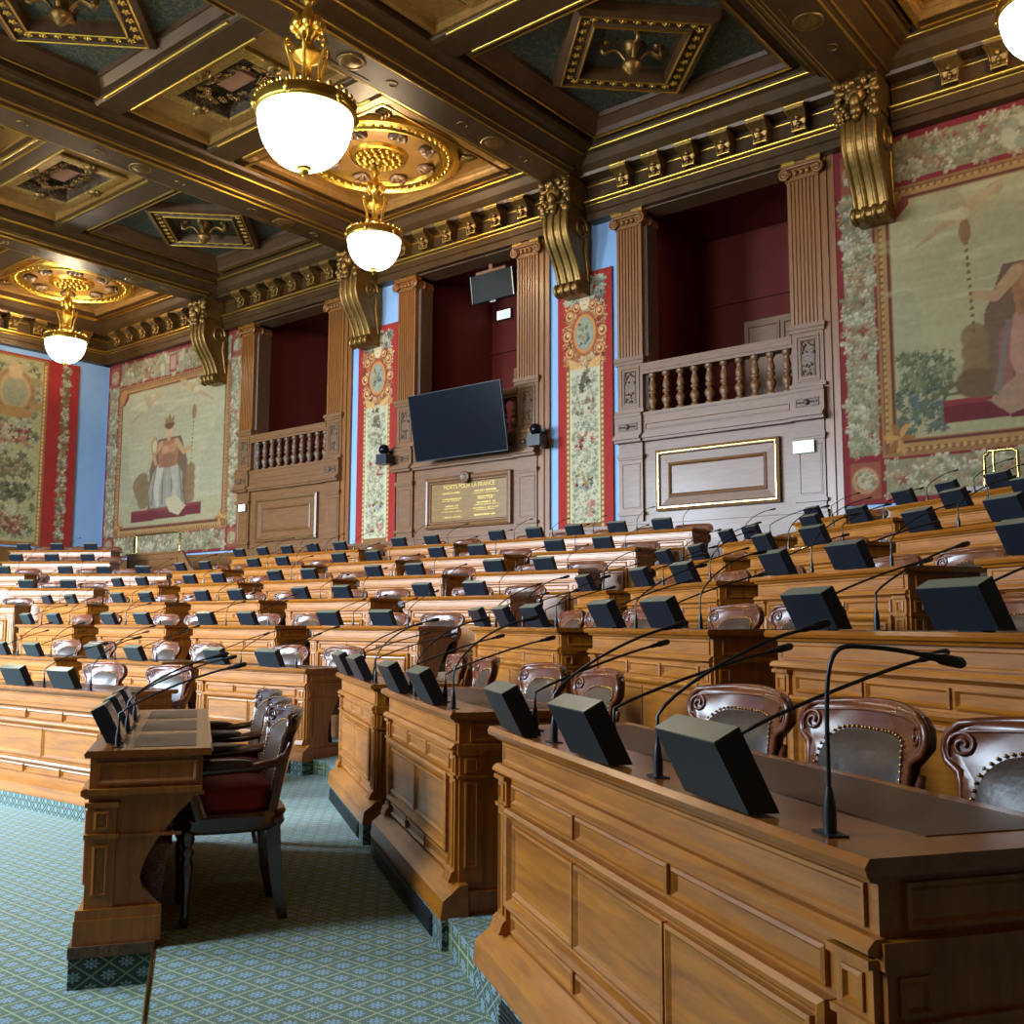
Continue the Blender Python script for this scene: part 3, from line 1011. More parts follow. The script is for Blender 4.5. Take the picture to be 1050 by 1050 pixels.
# ------------------------------------------------------------------ tapestries
class Canvas:
    def __init__(s, x0, x1, z0, z1, res):
        s.nx = int((x1 - x0) / res) + 1
        s.nz = int((z1 - z0) / res) + 1
        s.x = np.linspace(x0, x1, s.nx)
        s.z = np.linspace(z0, z1, s.nz)
        s.X, s.Z = np.meshgrid(s.x, s.z)
        s.c = np.zeros(s.X.shape + (3,))
        s.rng = np.random.default_rng(11)
    def put(s, mask, col, a=1.0):
        c = np.array(lin(col))
        al = np.clip(mask.astype(float), 0, 1) * a
        s.c = s.c * (1 - al[..., None]) + c * al[..., None]
    def rect(s, x0, x1, z0, z1, col, a=1.0):
        s.put((s.X >= x0) & (s.X <= x1) & (s.Z >= z0) & (s.Z <= z1), col, a)
    def ell(s, cx, cz, rx, rz, col, rot=0, a=1.0, soft=.15):
        dx, dz = s.X - cx, s.Z - cz
        cr, sr = math.cos(rot), math.sin(rot)
        u = (dx * cr + dz * sr) / rx
        v = (-dx * sr + dz * cr) / rz
        d = np.sqrt(u * u + v * v)
        s.put(np.clip((1 - d) / soft, 0, 1), col, a)
    def poly(s, pts, col, a=1.0):
        ins = np.zeros(s.X.shape, bool)
        n = len(pts)
        for i in range(n):
            (ax, az), (bx, bz) = pts[i], pts[(i + 1) % n]
            if az == bz: continue
            cond = ((az > s.Z) != (bz > s.Z)) & (s.X < (bx - ax) * (s.Z - az) / (bz - az) + ax)
            ins ^= cond
        s.put(ins, col, a)
    def limb(s, pts, r0, r1, col, a=1.0):
        n = 14
        for i in range(len(pts) - 1):
            for k in range(n):
                f = k / n
                g = (i + f) / (len(pts) - 1)
                r = r0 * (1 - g) + r1 * g
                s.ell(pts[i][0] * (1 - f) + pts[i + 1][0] * f, pts[i][1] * (1 - f) + pts[i + 1][1] * f, r, r, col, 0, a)
    def noise(s, sx, sz, amp):
        gx = np.linspace(0, 1, s.nx) * (s.x[-1] - s.x[0]) / sx
        gz = np.linspace(0, 1, s.nz) * (s.z[-1] - s.z[0]) / sz
        L = s.rng.random((int(gz[-1]) + 3, int(gx[-1]) + 3))
        ix, iz = gx.astype(int), gz.astype(int)
        fx, fz = (gx - ix)[None, :], (gz - iz)[:, None]
        fx, fz = fx * fx * (3 - 2 * fx), fz * fz * (3 - 2 * fz)
        A = L[np.ix_(iz, ix)]; B = L[np.ix_(iz, ix + 1)]; Cc = L[np.ix_(iz + 1, ix)]; D = L[np.ix_(iz + 1, ix + 1)]
        v = (A * (1 - fx) + B * fx) * (1 - fz) + (Cc * (1 - fx) + D * fx) * fz
        s.c *= (1 + amp * (v - .5) * 2)[..., None]
    def flowers(s, x0, x1, z0, z1, n, cols, r0, r1, dark=None):
        for i in range(n):
            cx, cz = s.rng.uniform(x0, x1), s.rng.uniform(z0, z1)
            r = s.rng.uniform(r0, r1)
            col = cols[int(s.rng.integers(len(cols)))]
            i0, i1 = np.searchsorted(s.x, (cx - r * 1.3, cx + r * 1.3))
            j0, j1 = np.searchsorted(s.z, (cz - r * 1.3, cz + r * 1.3))
            if i1 <= i0 or j1 <= j0: continue
            X, Z = s.X[j0:j1, i0:i1], s.Z[j0:j1, i0:i1]
            d = np.hypot(X - cx, Z - cz) / r
            an = np.arctan2(Z - cz, X - cx)
            lob = .72 + .28 * np.cos(an * int(s.rng.integers(3, 7)) + s.rng.uniform(0, 6))
            m = np.clip((lob - d) / .2, 0, 1)
            base = np.array(lin(col))
            sh = (.75 + .45 * np.clip((Z - cz) / r, -1, 1) * .6 + .15 * np.cos(d * 9))
            sub = s.c[j0:j1, i0:i1]
            s.c[j0:j1, i0:i1] = sub * (1 - m[..., None]) + (base * np.clip(sh, .35, 1.4)[..., None]) * m[..., None]
    def build(s, name, parent, fn):
        vs = np.stack([s.X.ravel(), np.zeros(s.X.size), s.Z.ravel()], 1)
        vs = [fn(x, z) for x, _, z in vs]
        fs = []
        for j in range(s.nz - 1):
            for i in range(s.nx - 1):
                a = j * s.nx + i
                fs.append((a, a + 1, a + 1 + s.nx, a + s.nx))
        me = bpy.data.meshes.new(name)
        me.from_pydata(vs, [], fs)
        ca = me.color_attributes.new('Col', 'FLOAT_COLOR', 'POINT')
        buf = np.ones((s.X.size, 4), np.float32)
        buf[:, :3] = np.clip(s.c.reshape(-1, 3) * np.array((1.02, .93, .80)), 0, 1)
        ca.data.foreach_set('color', buf.ravel())
        me.materials.append(M['woven'])
        o = bpy.data.objects.new(name, me)
        COL.objects.link(o)
        o.parent = parent
        return o

RED = '#a5241c'; DRED = '#7c1b20'
PALE = '#c3bb95'; FLW = ['#cfc8ac', '#cfc9a8', '#c9b98e', '#b8b494', '#d9cdb4', '#c18a66', '#b5503e', '#8d9a86', '#a7ab84', '#efe6cf', '#8a8f74']

def tap_narrow(cx, label, seed):
    t = thing('tapestry', label, 'tapestry', (0, 0, 0), 0, 'narrow red bordered tapestries')
    x0, x1, z0, z1 = cx - .65, cx + .65, 3.3, 8.42
    k = Canvas(x0, x1, z0, z1, .0125)
    k.rng = np.random.default_rng(seed)
    k.rect(x0, x1, z0, z1, RED)
    k.rect(cx - .44, cx + .44, z0 + .02, 7.0, '#8c6036')
    for q in range(34):      # little gilt links in the inner border
        for sx in (-1, 1):
            k.ell(cx + sx * .405, z0 + .1 + q * .105, .025, .04, '#d9b87a')
    k.rect(cx - .36, cx + .36, z0 + .16, 6.6, '#cfc9aa')
    k.rect(cx - .31, cx + .31, z0 + .2, 6.6, '#c3bfa4')
    k.flowers(cx - .3, cx + .3, z0 + .2, 6.4, 520, ['#b1b196', '#d5cfb3', '#a3a68e', '#c6c09f', '#979b85', '#ddd8c3', '#b9b498'], .03, .07)
    k.flowers(cx - .28, cx + .28, z0 + .25, 6.3, 150, ['#79806b', '#8d8f78', '#6b6a58', '#9c9a80'], .012, .028)
    for zc, cols in ((5.75, ['#c4714f', '#a78f72', '#6f7763']), (5.05, ['#8e2f2c', '#b84b3e', '#d9a184', '#5e2320']), (4.25, ['#7f2a26', '#ad8a3a', '#93a7bb', '#59624a']), (3.75, ['#d29a86', '#c77d6a', '#5b6f56'])):
        k.flowers(cx - .22, cx + .22, zc - .16, zc + .16, 16, cols, .035, .07)
    # cartouche with a crowned mask
    k.flowers(cx - .46, cx + .46, 6.55, 7.8, 300, ['#d7a062', '#b5673a', '#e2c594', '#8f3a1d', '#c98850', '#d9b98a'], .05, .11)
    k.flowers(cx - .46, cx + .46, 7.85, 8.3, 120, ['#b3b7a4', '#8f9686', '#d0cfb9', '#5f695c'], .05, .1)
    for sx in (-1, 1):
        for (dx, dz, r) in ((.36, 7.6, .12), (.42, 7.2, .13), (.36, 6.85, .12), (.30, 6.62, .1), (.2, 7.75, .1)):
            k.ell(cx + sx * dx, dz, r, r * 1.1, '#7e2a14')
            k.ell(cx + sx * dx, dz, r * .85, r * .9, '#d7a062')
            k.ell(cx + sx * dx, dz, r * .5, r * .55, '#8f3a1d')
            k.ell(cx + sx * dx * .96, dz + .02, r * .28, r * .3, '#e2c594')
    k.ell(cx, 7.2, .33, .48, '#8e3415')
    k.ell(cx, 7.2, .29, .43, '#cf8e4c')
    k.ell(cx, 7.2, .23, .36, '#8c9182')
    k.ell(cx, 7.2, .2, .32, '#9aa091')
    k.flowers(cx - .12, cx + .12, 7.0, 7.42, 30, ['#b99a55', '#6f7f74', '#a0a48d', '#6b6253'], .03, .06)
    k.poly([(cx - .4, 6.75), (cx - .12, 6.62), (cx, 6.4), (cx + .12, 6.62), (cx + .4, 6.75), (cx + .34, 6.5), (cx - .34, 6.5)], '#d8a868', .8)
    k.ell(cx, 7.86, .14, .2, '#d6b78e')
    k.ell(cx, 7.84, .11, .17, '#e2cba6')
    for sx in (-1, 1):
        k.ell(cx + sx * .045, 7.88, .022, .012, '#5b4433')
    k.ell(cx, 7.78, .04, .012, '#8c5744')
    k.poly([(cx - .2, 8.02), (cx - .22, 8.2), (cx - .1, 8.12), (cx, 8.24), (cx + .1, 8.12), (cx + .22, 8.2), (cx + .2, 8.02)], '#c9c1a0')
    k.flowers(cx - .12, cx + .12, 6.05, 6.45, 16, ['#7d6f57', '#8f8160', '#5c5340'], .05, .1)
    k.noise(.04, .04, .10)
    k.build('woven_cloth', t, lambda x, z: (x, 16.07, z))
    b = MB(); b.box(x0, x1, 16.075, YB, z1 - .03, z1 + .01)
    b.build('hanging_batten', M['carved'], t)
tap_narrow(-11.2, 'tall narrow floral tapestry with red border between screen balcony and nearest balcony', 3)
tap_narrow(-17.07, 'tall narrow floral tapestry with red border left of the tilted screen', 5)

def tap_figure(x0, x1, z0, z1, scene, label, seed, res, side, tone, figx):
    t = thing('tapestry', label, 'tapestry', (0, 0, 0), 0)
    k = Canvas(x0, x1, z0, z1, res)
    k.rng = np.random.default_rng(seed)
    sx0, sx1, sz0, sz1 = scene
    k.rect(x0, x1, z0, z1, DRED)
    fl = ['#b9b295', '#a8a283', '#c6bea2', '#978c6c', '#a98c6c', '#868766', '#b3a37f', '#cdc5ab']
    fl2 = fl + fl + ['#9c5646', '#8d6358', '#b07e56']
    gb = side
    def band(a0, a1, b0, b1, n):
        k.rect(a0, a1, b0, b1, '#857d60')
        k.flowers(a0, a1, b0, b1, n, fl2, .05, .14)
        k.flowers(a0, a1, b0, b1, n // 2, fl, .03, .08)
    bl0, bl1 = x0 + .12, sx0 - .30
    br0, br1 = sx1 + .30, x1 - .12
    bt0, bt1 = sz1 + .34, z1 - .12
    bb0, bb1 = z0 + .08, sz0 - .30
    band(bl0, bl1, sz0 - .2, bt0, 260); band(br0, br1, sz0 - .2, bt0, 260)
    band(bl1 + .1, br0 - .1, bt0, bt1, 260); band(bl1 + .1, br0 - .1, bb0, bb1, 260)
    for (a0, a1, c0, c1) in ((bl0, bl1, bb0, bb1), (br0, br1, bb0, bb1), (bl0, bl1, bt0, bt1), (br0, br1, bt0, bt1)):
        k.rect(a0, a1, c0, c1, '#8a4a30')
        cx, cz, r = (a0 + a1) / 2, (c0 + c1) / 2, min(a1 - a0, c1 - c0) / 2
        k.ell(cx, cz, r * .95, r * .95, '#b08662'); k.ell(cx, cz, r * .75, r * .75, '#8d5a40'); k.ell(cx, cz, r * .6, r * .6, '#ad9f7e')
        k.flowers(cx - r * .6, cx + r * .6, cz - r * .6, cz + r * .6, 20, fl, .04, .09)
    # gilt frame around the scene, with cut corners
    for (g, col) in ((.26, '#8f6638'), (.20, '#774a26'), (.13, '#a07a48'), (.07, '#5e2a1c'), (.03, '#8d5e3a')):
        k.rect(sx0 - g, sx1 + g, sz0 - g, sz1 + g, col)
    for q in np.arange(sz0, sz1, .11):
        k.ell(sx0 - .165, q, .03, .04, '#ae8a54'); k.ell(sx1 + .165, q, .03, .04, '#ae8a54')
    for q in np.arange(sx0, sx1, .11):
        k.ell(q, sz0 - .165, .04, .03, '#ae8a54'); k.ell(q, sz1 + .165, .04, .03, '#ae8a54')
    k.rect(sx0, sx1, sz0, sz1, tone)
    top = (k.Z > sz0) & (k.Z < sz1) & (k.X > sx0) & (k.X < sx1)
    for q in range(60):
        k.ell(k.rng.uniform(sx0, sx1), k.rng.uniform((sz0 + sz1) / 2, sz1), k.rng.uniform(.3, .9), k.rng.uniform(.03, .1), k.rng.choice(['#b4ad84', '#cdc69f', '#a7a27e']), k.rng.uniform(-.1, .1), .35, .8)
    # far buildings
    W = sx1 - sx0
    H = sz1 - sz0
    k.poly([(sx0, sz0 + H * .2), (sx0, sz0 + H * .62), (sx0 + W * .05, sz0 + H * .62), (sx0 + W * .085, sz0 + H * .56), (sx0 + W * .09, sz0 + H * .4), (sx0 + W * .12, sz0 + H * .36), (sx0 + W * .12, sz0 + H * .2)], '#9b9678', .75)
    k.poly([(sx1, sz0 + H * .2), (sx1, sz0 + H * .72), (sx1 - W * .06, sz0 + H * .70), (sx1 - W * .14, sz0 + H * .55), (sx1 - W * .14, sz0 + H * .48), (sx1 - W * .2, sz0 + H * .48), (sx1 - W * .2, sz0 + H * .2)], '#a09a7e', .75)
    k.rect(sx0, sx1, sz0, sz0 + H * .16, '#99906c', .6)
    k.poly([(sx0 + W * .1, sz0 + H * .16), (sx0 + W * .18, sz0 + H * .3), (sx0 + W * .28, sz0 + H * .22), (sx0 + W * .3, sz0 + H * .16)], '#8c8a6c', .6)
    # tree at the left of the scene
    if seed == 21:
        k.limb([(sx0 + .28, sz0 + .2), (sx0 + .33, sz0 + 1.1)], .035, .02, '#8a8a6a')
        k.flowers(sx0 + .04, sx0 + .85, sz0 + .7, sz0 + 1.35, 150, ['#6c7052', '#7c7d5c', '#626949', '#8a8763'], .03, .09)
        k.flowers(sx0 + .02, sx0 + .75, sz0 + .1, sz0 + .75, 130, ['#62695a', '#65726e', '#6f7358', '#595f4a'], .03, .09)
    # seated allegorical figure on a stepped plinth
    fx = figx
    fz = sz0 + .12
    s = H / 3.9
    sg = -1 if seed == 21 else 1
    s *= 1.12 if seed == 21 else 1.06
    wx = 1.2 if seed == 21 else 1.4
    def P(dx, dz): return (fx + sg * wx * dx * s, fz + dz * s)
    def poly(pts, col, a=1.0): k.poly([P(*p) for p in pts], col, a)
    def limb(pts, r0, r1, col, a=1.0): k.limb([P(*p) for p in pts], r0 * s, r1 * s, col, a)
    def ell(dx, dz, rx, rz, col, rot=0, a=1.0): k.ell(*P(dx, dz), rx * s * wx, rz * s, col, sg * rot, a)
    poly([(-1.2, 0), (-1.2, .3), (1.1, .38), (1.1, .06)], '#641a1e')
    poly([(-1.2, .22), (-1.2, .3), (1.1, .38), (1.1, .3)], '#7f2a2c')
    poly([(-.62, .3), (-.6, 1.4), (-.35, 2.15), (.4, 2.15), (.62, 1.5), (.72, .35)], '#6d5440')
    k.ell(*P(0, 1.0), .85 * s * wx, .95 * s, '#6f573c', 0, .6, .5)
    for q in range(3): ell(-.72 - .1 * q, .62 + .22 * q, .3, .26, '#77603f', .4, .9)
    for q in range(4): ell(.74, .55 + .22 * q, .16, .2, '#7d6240', .3, .9)
    skirt = '#8f5a52' if seed == 21 else '#8f8a7e'
    poly([(-.55, .34), (-.62, .8), (-.5, 1.25), (-.3, 1.5), (.25, 1.5), (.48, 1.2), (.5, .7), (.58, .36)], skirt)
    for q in range(7):
        limb([(-.4 + .13 * q, 1.35), (-.46 + .15 * q, .9), (-.5 + .17 * q, .4)], .03, .05, '#7c4b45' if seed == 21 and q % 2 else ('#a58f7c' if q % 2 else '#746b60'), .8)
    limb([(-.25, 1.35), (-.36, .85), (-.3, .4)], .17, .1, '#b28a76' if seed == 21 else '#b1a998', .8)
    limb([(.2, 1.35), (.28, .85), (.18, .42)], .17, .1, '#a87f6c' if seed == 21 else '#a39c8b', .8)
    poly([(-.05, .55), (.3, .62), (.62, .3), (.4, .08), (.1, .2)], '#9a7a64' if seed == 21 else '#b3a688')
    poly([(-.3, 1.4), (-.34, 1.9), (-.22, 2.12), (.22, 2.12), (.34, 1.9), (.28, 1.4)], '#9a6a48')
    ell(-.1, 1.86, .13, .13, '#b58460'); ell(.12, 1.86, .13, .13, '#ab7a56')
    ell(0, 1.55, .28, .2, '#8b5e40')
    limb([(-.26, 2.02), (-.5, 1.75), (-.4, 1.5)], .1, .06, '#b08a64')
    limb([(.26, 2.02), (.5, 1.72), (.74, 1.8)], .1, .06, '#b08a64')
    ell(0, 2.2, .08, .12, '#b89470')
    ell(0, 2.38, .15, .18, '#c19d78')
    ell(0, 2.50, .17, .13, '#6b4a2c')
    poly([(-.14, 2.55), (-.16, 2.75), (-.07, 2.66), (0, 2.8), (.07, 2.66), (.16, 2.75), (.14, 2.55)], '#8d6b3c')
    limb([(.74, 1.3), (.79, 2.75)], .03, .03, '#7a5a34')
    ell(.79, 2.72, .07, .2, '#8a6a42')
    ell(-.47, 2.0, .12, .26, '#97714a'); ell(-.47, 2.0, .08, .2, '#b9ae86')
    limb([(-.5, 1.4), (-.46, 2.9)], .014, .014, '#8c744e')
    # two flying figures above
    for (dx, dz, fl_) in ((-.75, 3.25, 1), (.75, 3.45, -1)):
        dz -= .42 if seed == 21 else .12
        ell(dx, dz, .34, .12, '#b29a72', .5 * fl_, .9)
        ell(dx + .3 * fl_, dz + .2, .1, .1, '#a98d66', 0, .9)
        limb([(dx, dz), (dx - .35 * fl_, dz - .22), (dx - .6 * fl_, dz - .4)], .07, .03, '#a88f6a', .9)
        limb([(dx + .1 * fl_, dz + .1), (dx + .45 * fl_, dz + .32)], .05, .03, '#b29a74', .9)
        limb([(dx - .05 * fl_, dz - .05), (dx - .5 * fl_, dz - .02)], .1, .02, '#bdb28c', .6)
        for q in range(3): ell(dx - .1 * fl_ + .08 * q, dz + .2, .05, .2, '#9c8a68', .6 * fl_, .5)
    if seed == 21:
        for q in range(7):
            k.ell(fx - 1.55 + .12 * q, sz0 + .62 + .07 * (q % 3), .2, .035, '#5c5a3a', .6 - .2 * q)
        k.ell(fx - 1.0, sz0 + .75, .3, .25, '#6a4f30')
    # cut corners and corner leaves of the frame
    cc = .3
    for (cx, cz, dx, dz) in ((sx0, sz1, 1, -1), (sx1, sz1, -1, -1)):
        k.poly([(cx - dx * .05, cz - dz * .05), (cx + dx * cc, cz - dz * .05), (cx + dx * cc, cz + dz * .08), (cx + dx * .1, cz + dz * .28), (cx + dx * .1, cz + dz * cc), (cx - dx * .05, cz + dz * cc)], '#7b3a24')
        k.poly([(cx - dx * .15, cz - dz * .15), (cx + dx * cc * .8, cz - dz * .15), (cx + dx * .02, cz + dz * cc * .75), (cx - dx * .15, cz + dz * cc)], '#a8743c')
    for (cx, cz, dx) in ((sx0, sz0, 1), (sx1, sz0, -1)):
        for q in range(6):
            k.ell(cx + dx * (.02 + .12 * math.cos(q)), cz + .02 + .14 * math.sin(q), .14, .05, '#b5844a' if q % 2 else '#8a5a2c', q)
    cxm = (sx0 + sx1) / 2
    for q in range(9):
        k.ell(cxm + .55 * math.cos(q * .7), (bt0 + bt1) / 2 - .05 + .2 * math.sin(q * .7), .2, .12, '#a9a68e' if q % 2 else '#8c8d78', q)
    k.rect(cxm - .2, cxm + .2, bt0 + .02, bt1 - .05, '#8d4a40'); k.rect(cxm - .14, cxm + .14, bt0 + .1, bt1 - .1, '#a8877a')
    k.noise(.5, .05, .06)
    k.noise(.06, .06, .08)
    k.build('woven_cloth', t, lambda x, z: (x, 16.07, z))
    b = MB(); b.box(x0, x1, 16.075, YB, z1 - .05, z1)
    b.build('hanging_batten', M['carved'], t)
    return t
tap_figure(-6.12, .5, 3.42, 9.37, (-5.22, -.55, 4.4, 8.25), 'large figure tapestry with red floral border at the right of the hall', 21, .022, .6, '#a59d78', -3.05)
tap_figure(-29.0, -22.2, 3.42, 9.37, (-28.1, -23.0, 4.3, 8.3), 'far figure tapestry with red floral border beside the blue corner wall', 33, .03, .6, '#aaa184', -25.6)

t = thing('tapestry', 'floral tapestry with broad red edge on the end wall at far left', 'tapestry')
k = Canvas(9.0, 15.15, 3.7, 9.2, .03)
k.rect(9.0, 15.15, 3.7, 9.2, RED)
k.rect(14.62, 14.86, 3.75, 9.1, '#7d5a38')
k.flowers(14.62, 14.88, 3.75, 9.1, 200, FLW, .04, .09)
k.rect(9.0, 14.2, 3.7, 9.15, '#a0672e')
for q in np.arange(3.8, 9.0, .12): k.ell(14.12, q, .04, .05, '#d9b87a')
k.rect(9.0, 14.05, 3.8, 9.1, '#b1a878')
for cx in (13.25, 10.6):
    k.flowers(cx - .7, cx + .7, 3.9, 9.0, 420, ['#a39f7a', '#bdb58c', '#8c8c68', '#c9c19a', '#777a5a', '#cfc8a8'], .06, .14)
    for zc, cols in ((6.85, ['#a4584a', '#c98a6a', '#7d3a30', '#cfc0a0']), (5.9, ['#7d6a48', '#8d7a50', '#a3936a']), (5.2, ['#6d6a4c', '#59553c', '#8a7d5a']), (4.3, ['#944a3c', '#b06a50', '#6a5138', '#c0ae86'])):
        k.flowers(cx - .5, cx + .5, zc - .25, zc + .25, 60, cols, .06, .14)
    k.ell(cx, 8.1, .62, .72, '#a3754a'); k.ell(cx, 8.1, .5, .58, '#c0a070'); k.ell(cx, 8.1, .38, .46, '#a09a78')
    k.ell(cx, 8.7, .22, .26, '#c4a87e'); k.ell(cx, 7.5, .6, .18, '#b3844e')
    for s in (-1, 1):
        k.ell(cx + s * .6, 8.45, .2, .16, '#9a8a5e'); k.ell(cx + s * .62, 7.75, .2, .16, '#b08a54')
k.noise(.06, .06, .12)
k.build('woven_cloth', t, lambda y, z: (XL + .05, y, z))
b = MB(); b.box(XL, XL + .045, 9.0, 15.15, 9.15, 9.2)
b.build('hanging_batten', M['carved'], t)

# ------------------------------------------------------------------ screen, plaque, signs on the rear wall
t = thing('television', 'large black flat screen tilted forward below the middle balcony', 'screen', (-13.95, 15.37, 5.65))
t.rotation_euler = (rad(11), 0, 0)
b = MB()
b.prism([(-1.28, -.71), (1.28, -.71), (1.28, .71), (-1.28, .71)], 'y', 0, .05)
b.box(-.6, .6, .05, .09, -.4, .4)
b.build('casing', M['black'], t)
b = MB(); b.box(-1.265, 1.265, -.004, 0, -.69, .695)
b.build('glass_panel', M['screen'], t)
b = MB()
for x in (-.45, .45):
    b.box(x - .04, x + .04, .09, .5, .1, .2)
    b.box(x - .04, x + .04, .09, .5, -.3, -.2)
b.build('wall_bracket', M['black'], t)

t = thing('memorial_plaque', 'wooden memorial board with gilt heading and names below the screen', 'plaque', (-14.19, 16.06, 4.1))
F = lambda u, v, h: (u, -h, v)
b = MB()
b.frame(-1.2, 1.2, -.55, .56, [(0, 0), (0, .09), (.04, .11), (.08, .10), (.11, .06), (.13, .06), (.15, .03)], F, cap=False)
b.build('frame', M['panel'], t)
b = MB(); b.frame(-1.06, 1.06, -.41, .42, [(0, 0), (0, .03)], F)
b.build('board', M['plaque'], t)
b = MB()
b.lathe([(.1, 0), (.1, .05), (.13, .07), (.13, .1), (.09, .12), (.07, .09), (.001, .11)], 0, 0, 0, 20)
b.v = [(v[0], -v[2] - .06, v[1] + .5) for v in b.v]
b.build('medallion', M['carved'], t)
fc = bpy.data.curves.new('lettering', 'FONT')
fc.body = 'MORTS POUR LA FRANCE'
fc.size = .125
fc.align_x = 'CENTER'
fc.extrude = .003
fo = bpy.data.objects.new('heading', fc)
COL.objects.link(fo)
fc.materials.append(M['letter'])
dg = bpy.context.evaluated_depsgraph_get()
hm = bpy.data.meshes.new_from_object(fo.evaluated_get(dg))
bpy.data.objects.remove(fo, do_unlink=True)
hm.materials.clear(); hm.materials.append(M['letter'])
fo = bpy.data.objects.new('heading', hm)
COL.objects.link(fo)
fo.parent = t
fo.location = (0.02, -.034, .29)
fo.rotation_euler = (rad(90), 0, 0)
b = MB()     # lines of names too small to read in the photo, kept as worn gilt strokes
rnd = random.Random(5)
def stroke_line(xc, z, wd, h):
    x = xc - wd / 2
    while x < xc + wd / 2:
        lw = rnd.uniform(.012, .03)
        if rnd.random() > .12:
            b.box(x, x + lw * .7, -.034, -.03, z - h / 2 * rnd.uniform(.6, 1), z + h / 2 * rnd.uniform(.6, 1))
        x += lw
for (xc, z, wd, h) in ((-.48, .2, .5, .04), (-.46, .07, .55, .03), (-.5, .03, .5, .02), (-.46, -.08, .42, .035), (-.48, -.13, .4, .02), (-.46, -.2, .62, .02), (-.46, -.32, .5, .03), (.48, .2, .6, .045), (.5, .15, .7, .015), (.5, .07, .46, .04), (.5, .03, .44, .025), (.5, -.05, .5, .04), (.5, -.1, .62, .02), (.5, -.17, .74, .03), (.48, -.21, .5, .018), (.46, -.31, .58, .04)):
    stroke_line(xc, z, wd, h)
b.build('name_lettering', M['letter'], t)

def exit_sign(x, y, z, wd, h, label):
    t = thing('exit_sign', label, 'exit sign', (x, y, z))
    b = MB(); b.box(-wd / 2 - .015, wd / 2 + .015, 0, .06, -h / 2 - .015, h / 2 + .015)
    b.build('housing', M['steel'], t)
    b = MB(); b.box(-wd / 2, wd / 2, -.008, 0, -h / 2, h / 2)
    b.build('lit_face', M['exit'], t)
    b = MB()
    s = h
    b.box(-.5 * s, -.16 * s, -.012, -.008, -.06 * s, .06 * s)
    b.prism([(-.62 * s, 0), (-.45 * s, .16 * s), (-.45 * s, -.16 * s)], 'y', -.012, -.008)
    b.box(.2 * s, .5 * s, -.012, -.008, -.34 * s, .3 * s)
    b.build('pictogram', M['exit_green'], t)
    return t
exit_sign(-6.72, 15.93, 4.44, .33, .17, 'lit exit sign on the pier right of the nearest balcony panel')
exit_sign(-21.9, 15.93, 4.48, .26, .17, 'small lit exit sign on the pier left of the far balcony panel')
t = exit_sign(-15.75, 19.08, 9.2, .42, .22, 'small lit exit sign high inside the balcony behind the screen')

t = thing('loudspeaker', 'flat dark loudspeaker hanging in the balcony opening above the screen', 'speaker', (-13.95, 16.5, 8.87))
t.rotation_euler = (rad(8), 0, 0)
b = MB()
b.prism([(-.55, -.3), (.55, -.3), (.6, .3), (-.6, .3)], 'y', 0, .18)
b.build('cabinet', M['cloth_black'], t)
b = MB()
b.box(-.42, .42, -.02, .14, .30, .36)
b.box(-.05, .05, .0, .1, .36, .62)
b.build('hanging_bar', M['panel'], t)
b = MB()
for s in (-1, 1): b.box(s * .57, s * .60, -.02, .02, -.3, .3)
b.box(-.08, .08, -.02, 0, -.36, -.32)
b.build('side_trim', M['steel'], t)

def camera_unit(x, z, label, s):
    t = thing('security_camera', label, 'camera', (x, 16.0, z), 0, None)
    b = MB()
    b.box(-.06, .06, -.02, .0, -.2, .2)
    b.box(-.03, .03, -.2, 0, -.1, -.04)
    b.box(-.03, .03, -.2, 0, .08, .14)
    b.build('wall_mount', M['black'], t)
    b = MB(); b.box(-.10, .22, -.42, -.18, -.2, .02)
    b.lathe([(.07, 0), (.07, .06), (.05, .09)], 0, 0, 0, 14)
    k = 14 * 3
    b.v[-3 * 14 - 28:] = b.v[-3 * 14 - 28:]
    b.build('camera_body', M['black'], t)
    b = MB()
    b.ball((.03, -.3, .14), .12, 14, 10)
    b.build('dome', M['screen'], t)
camera_unit(-12.16, 5.2, 'black twin security camera on the pier right of the tilted screen', 1)
camera_unit(-16.45, 5.25, 'black security camera on the pier left of the tilted screen', 1)

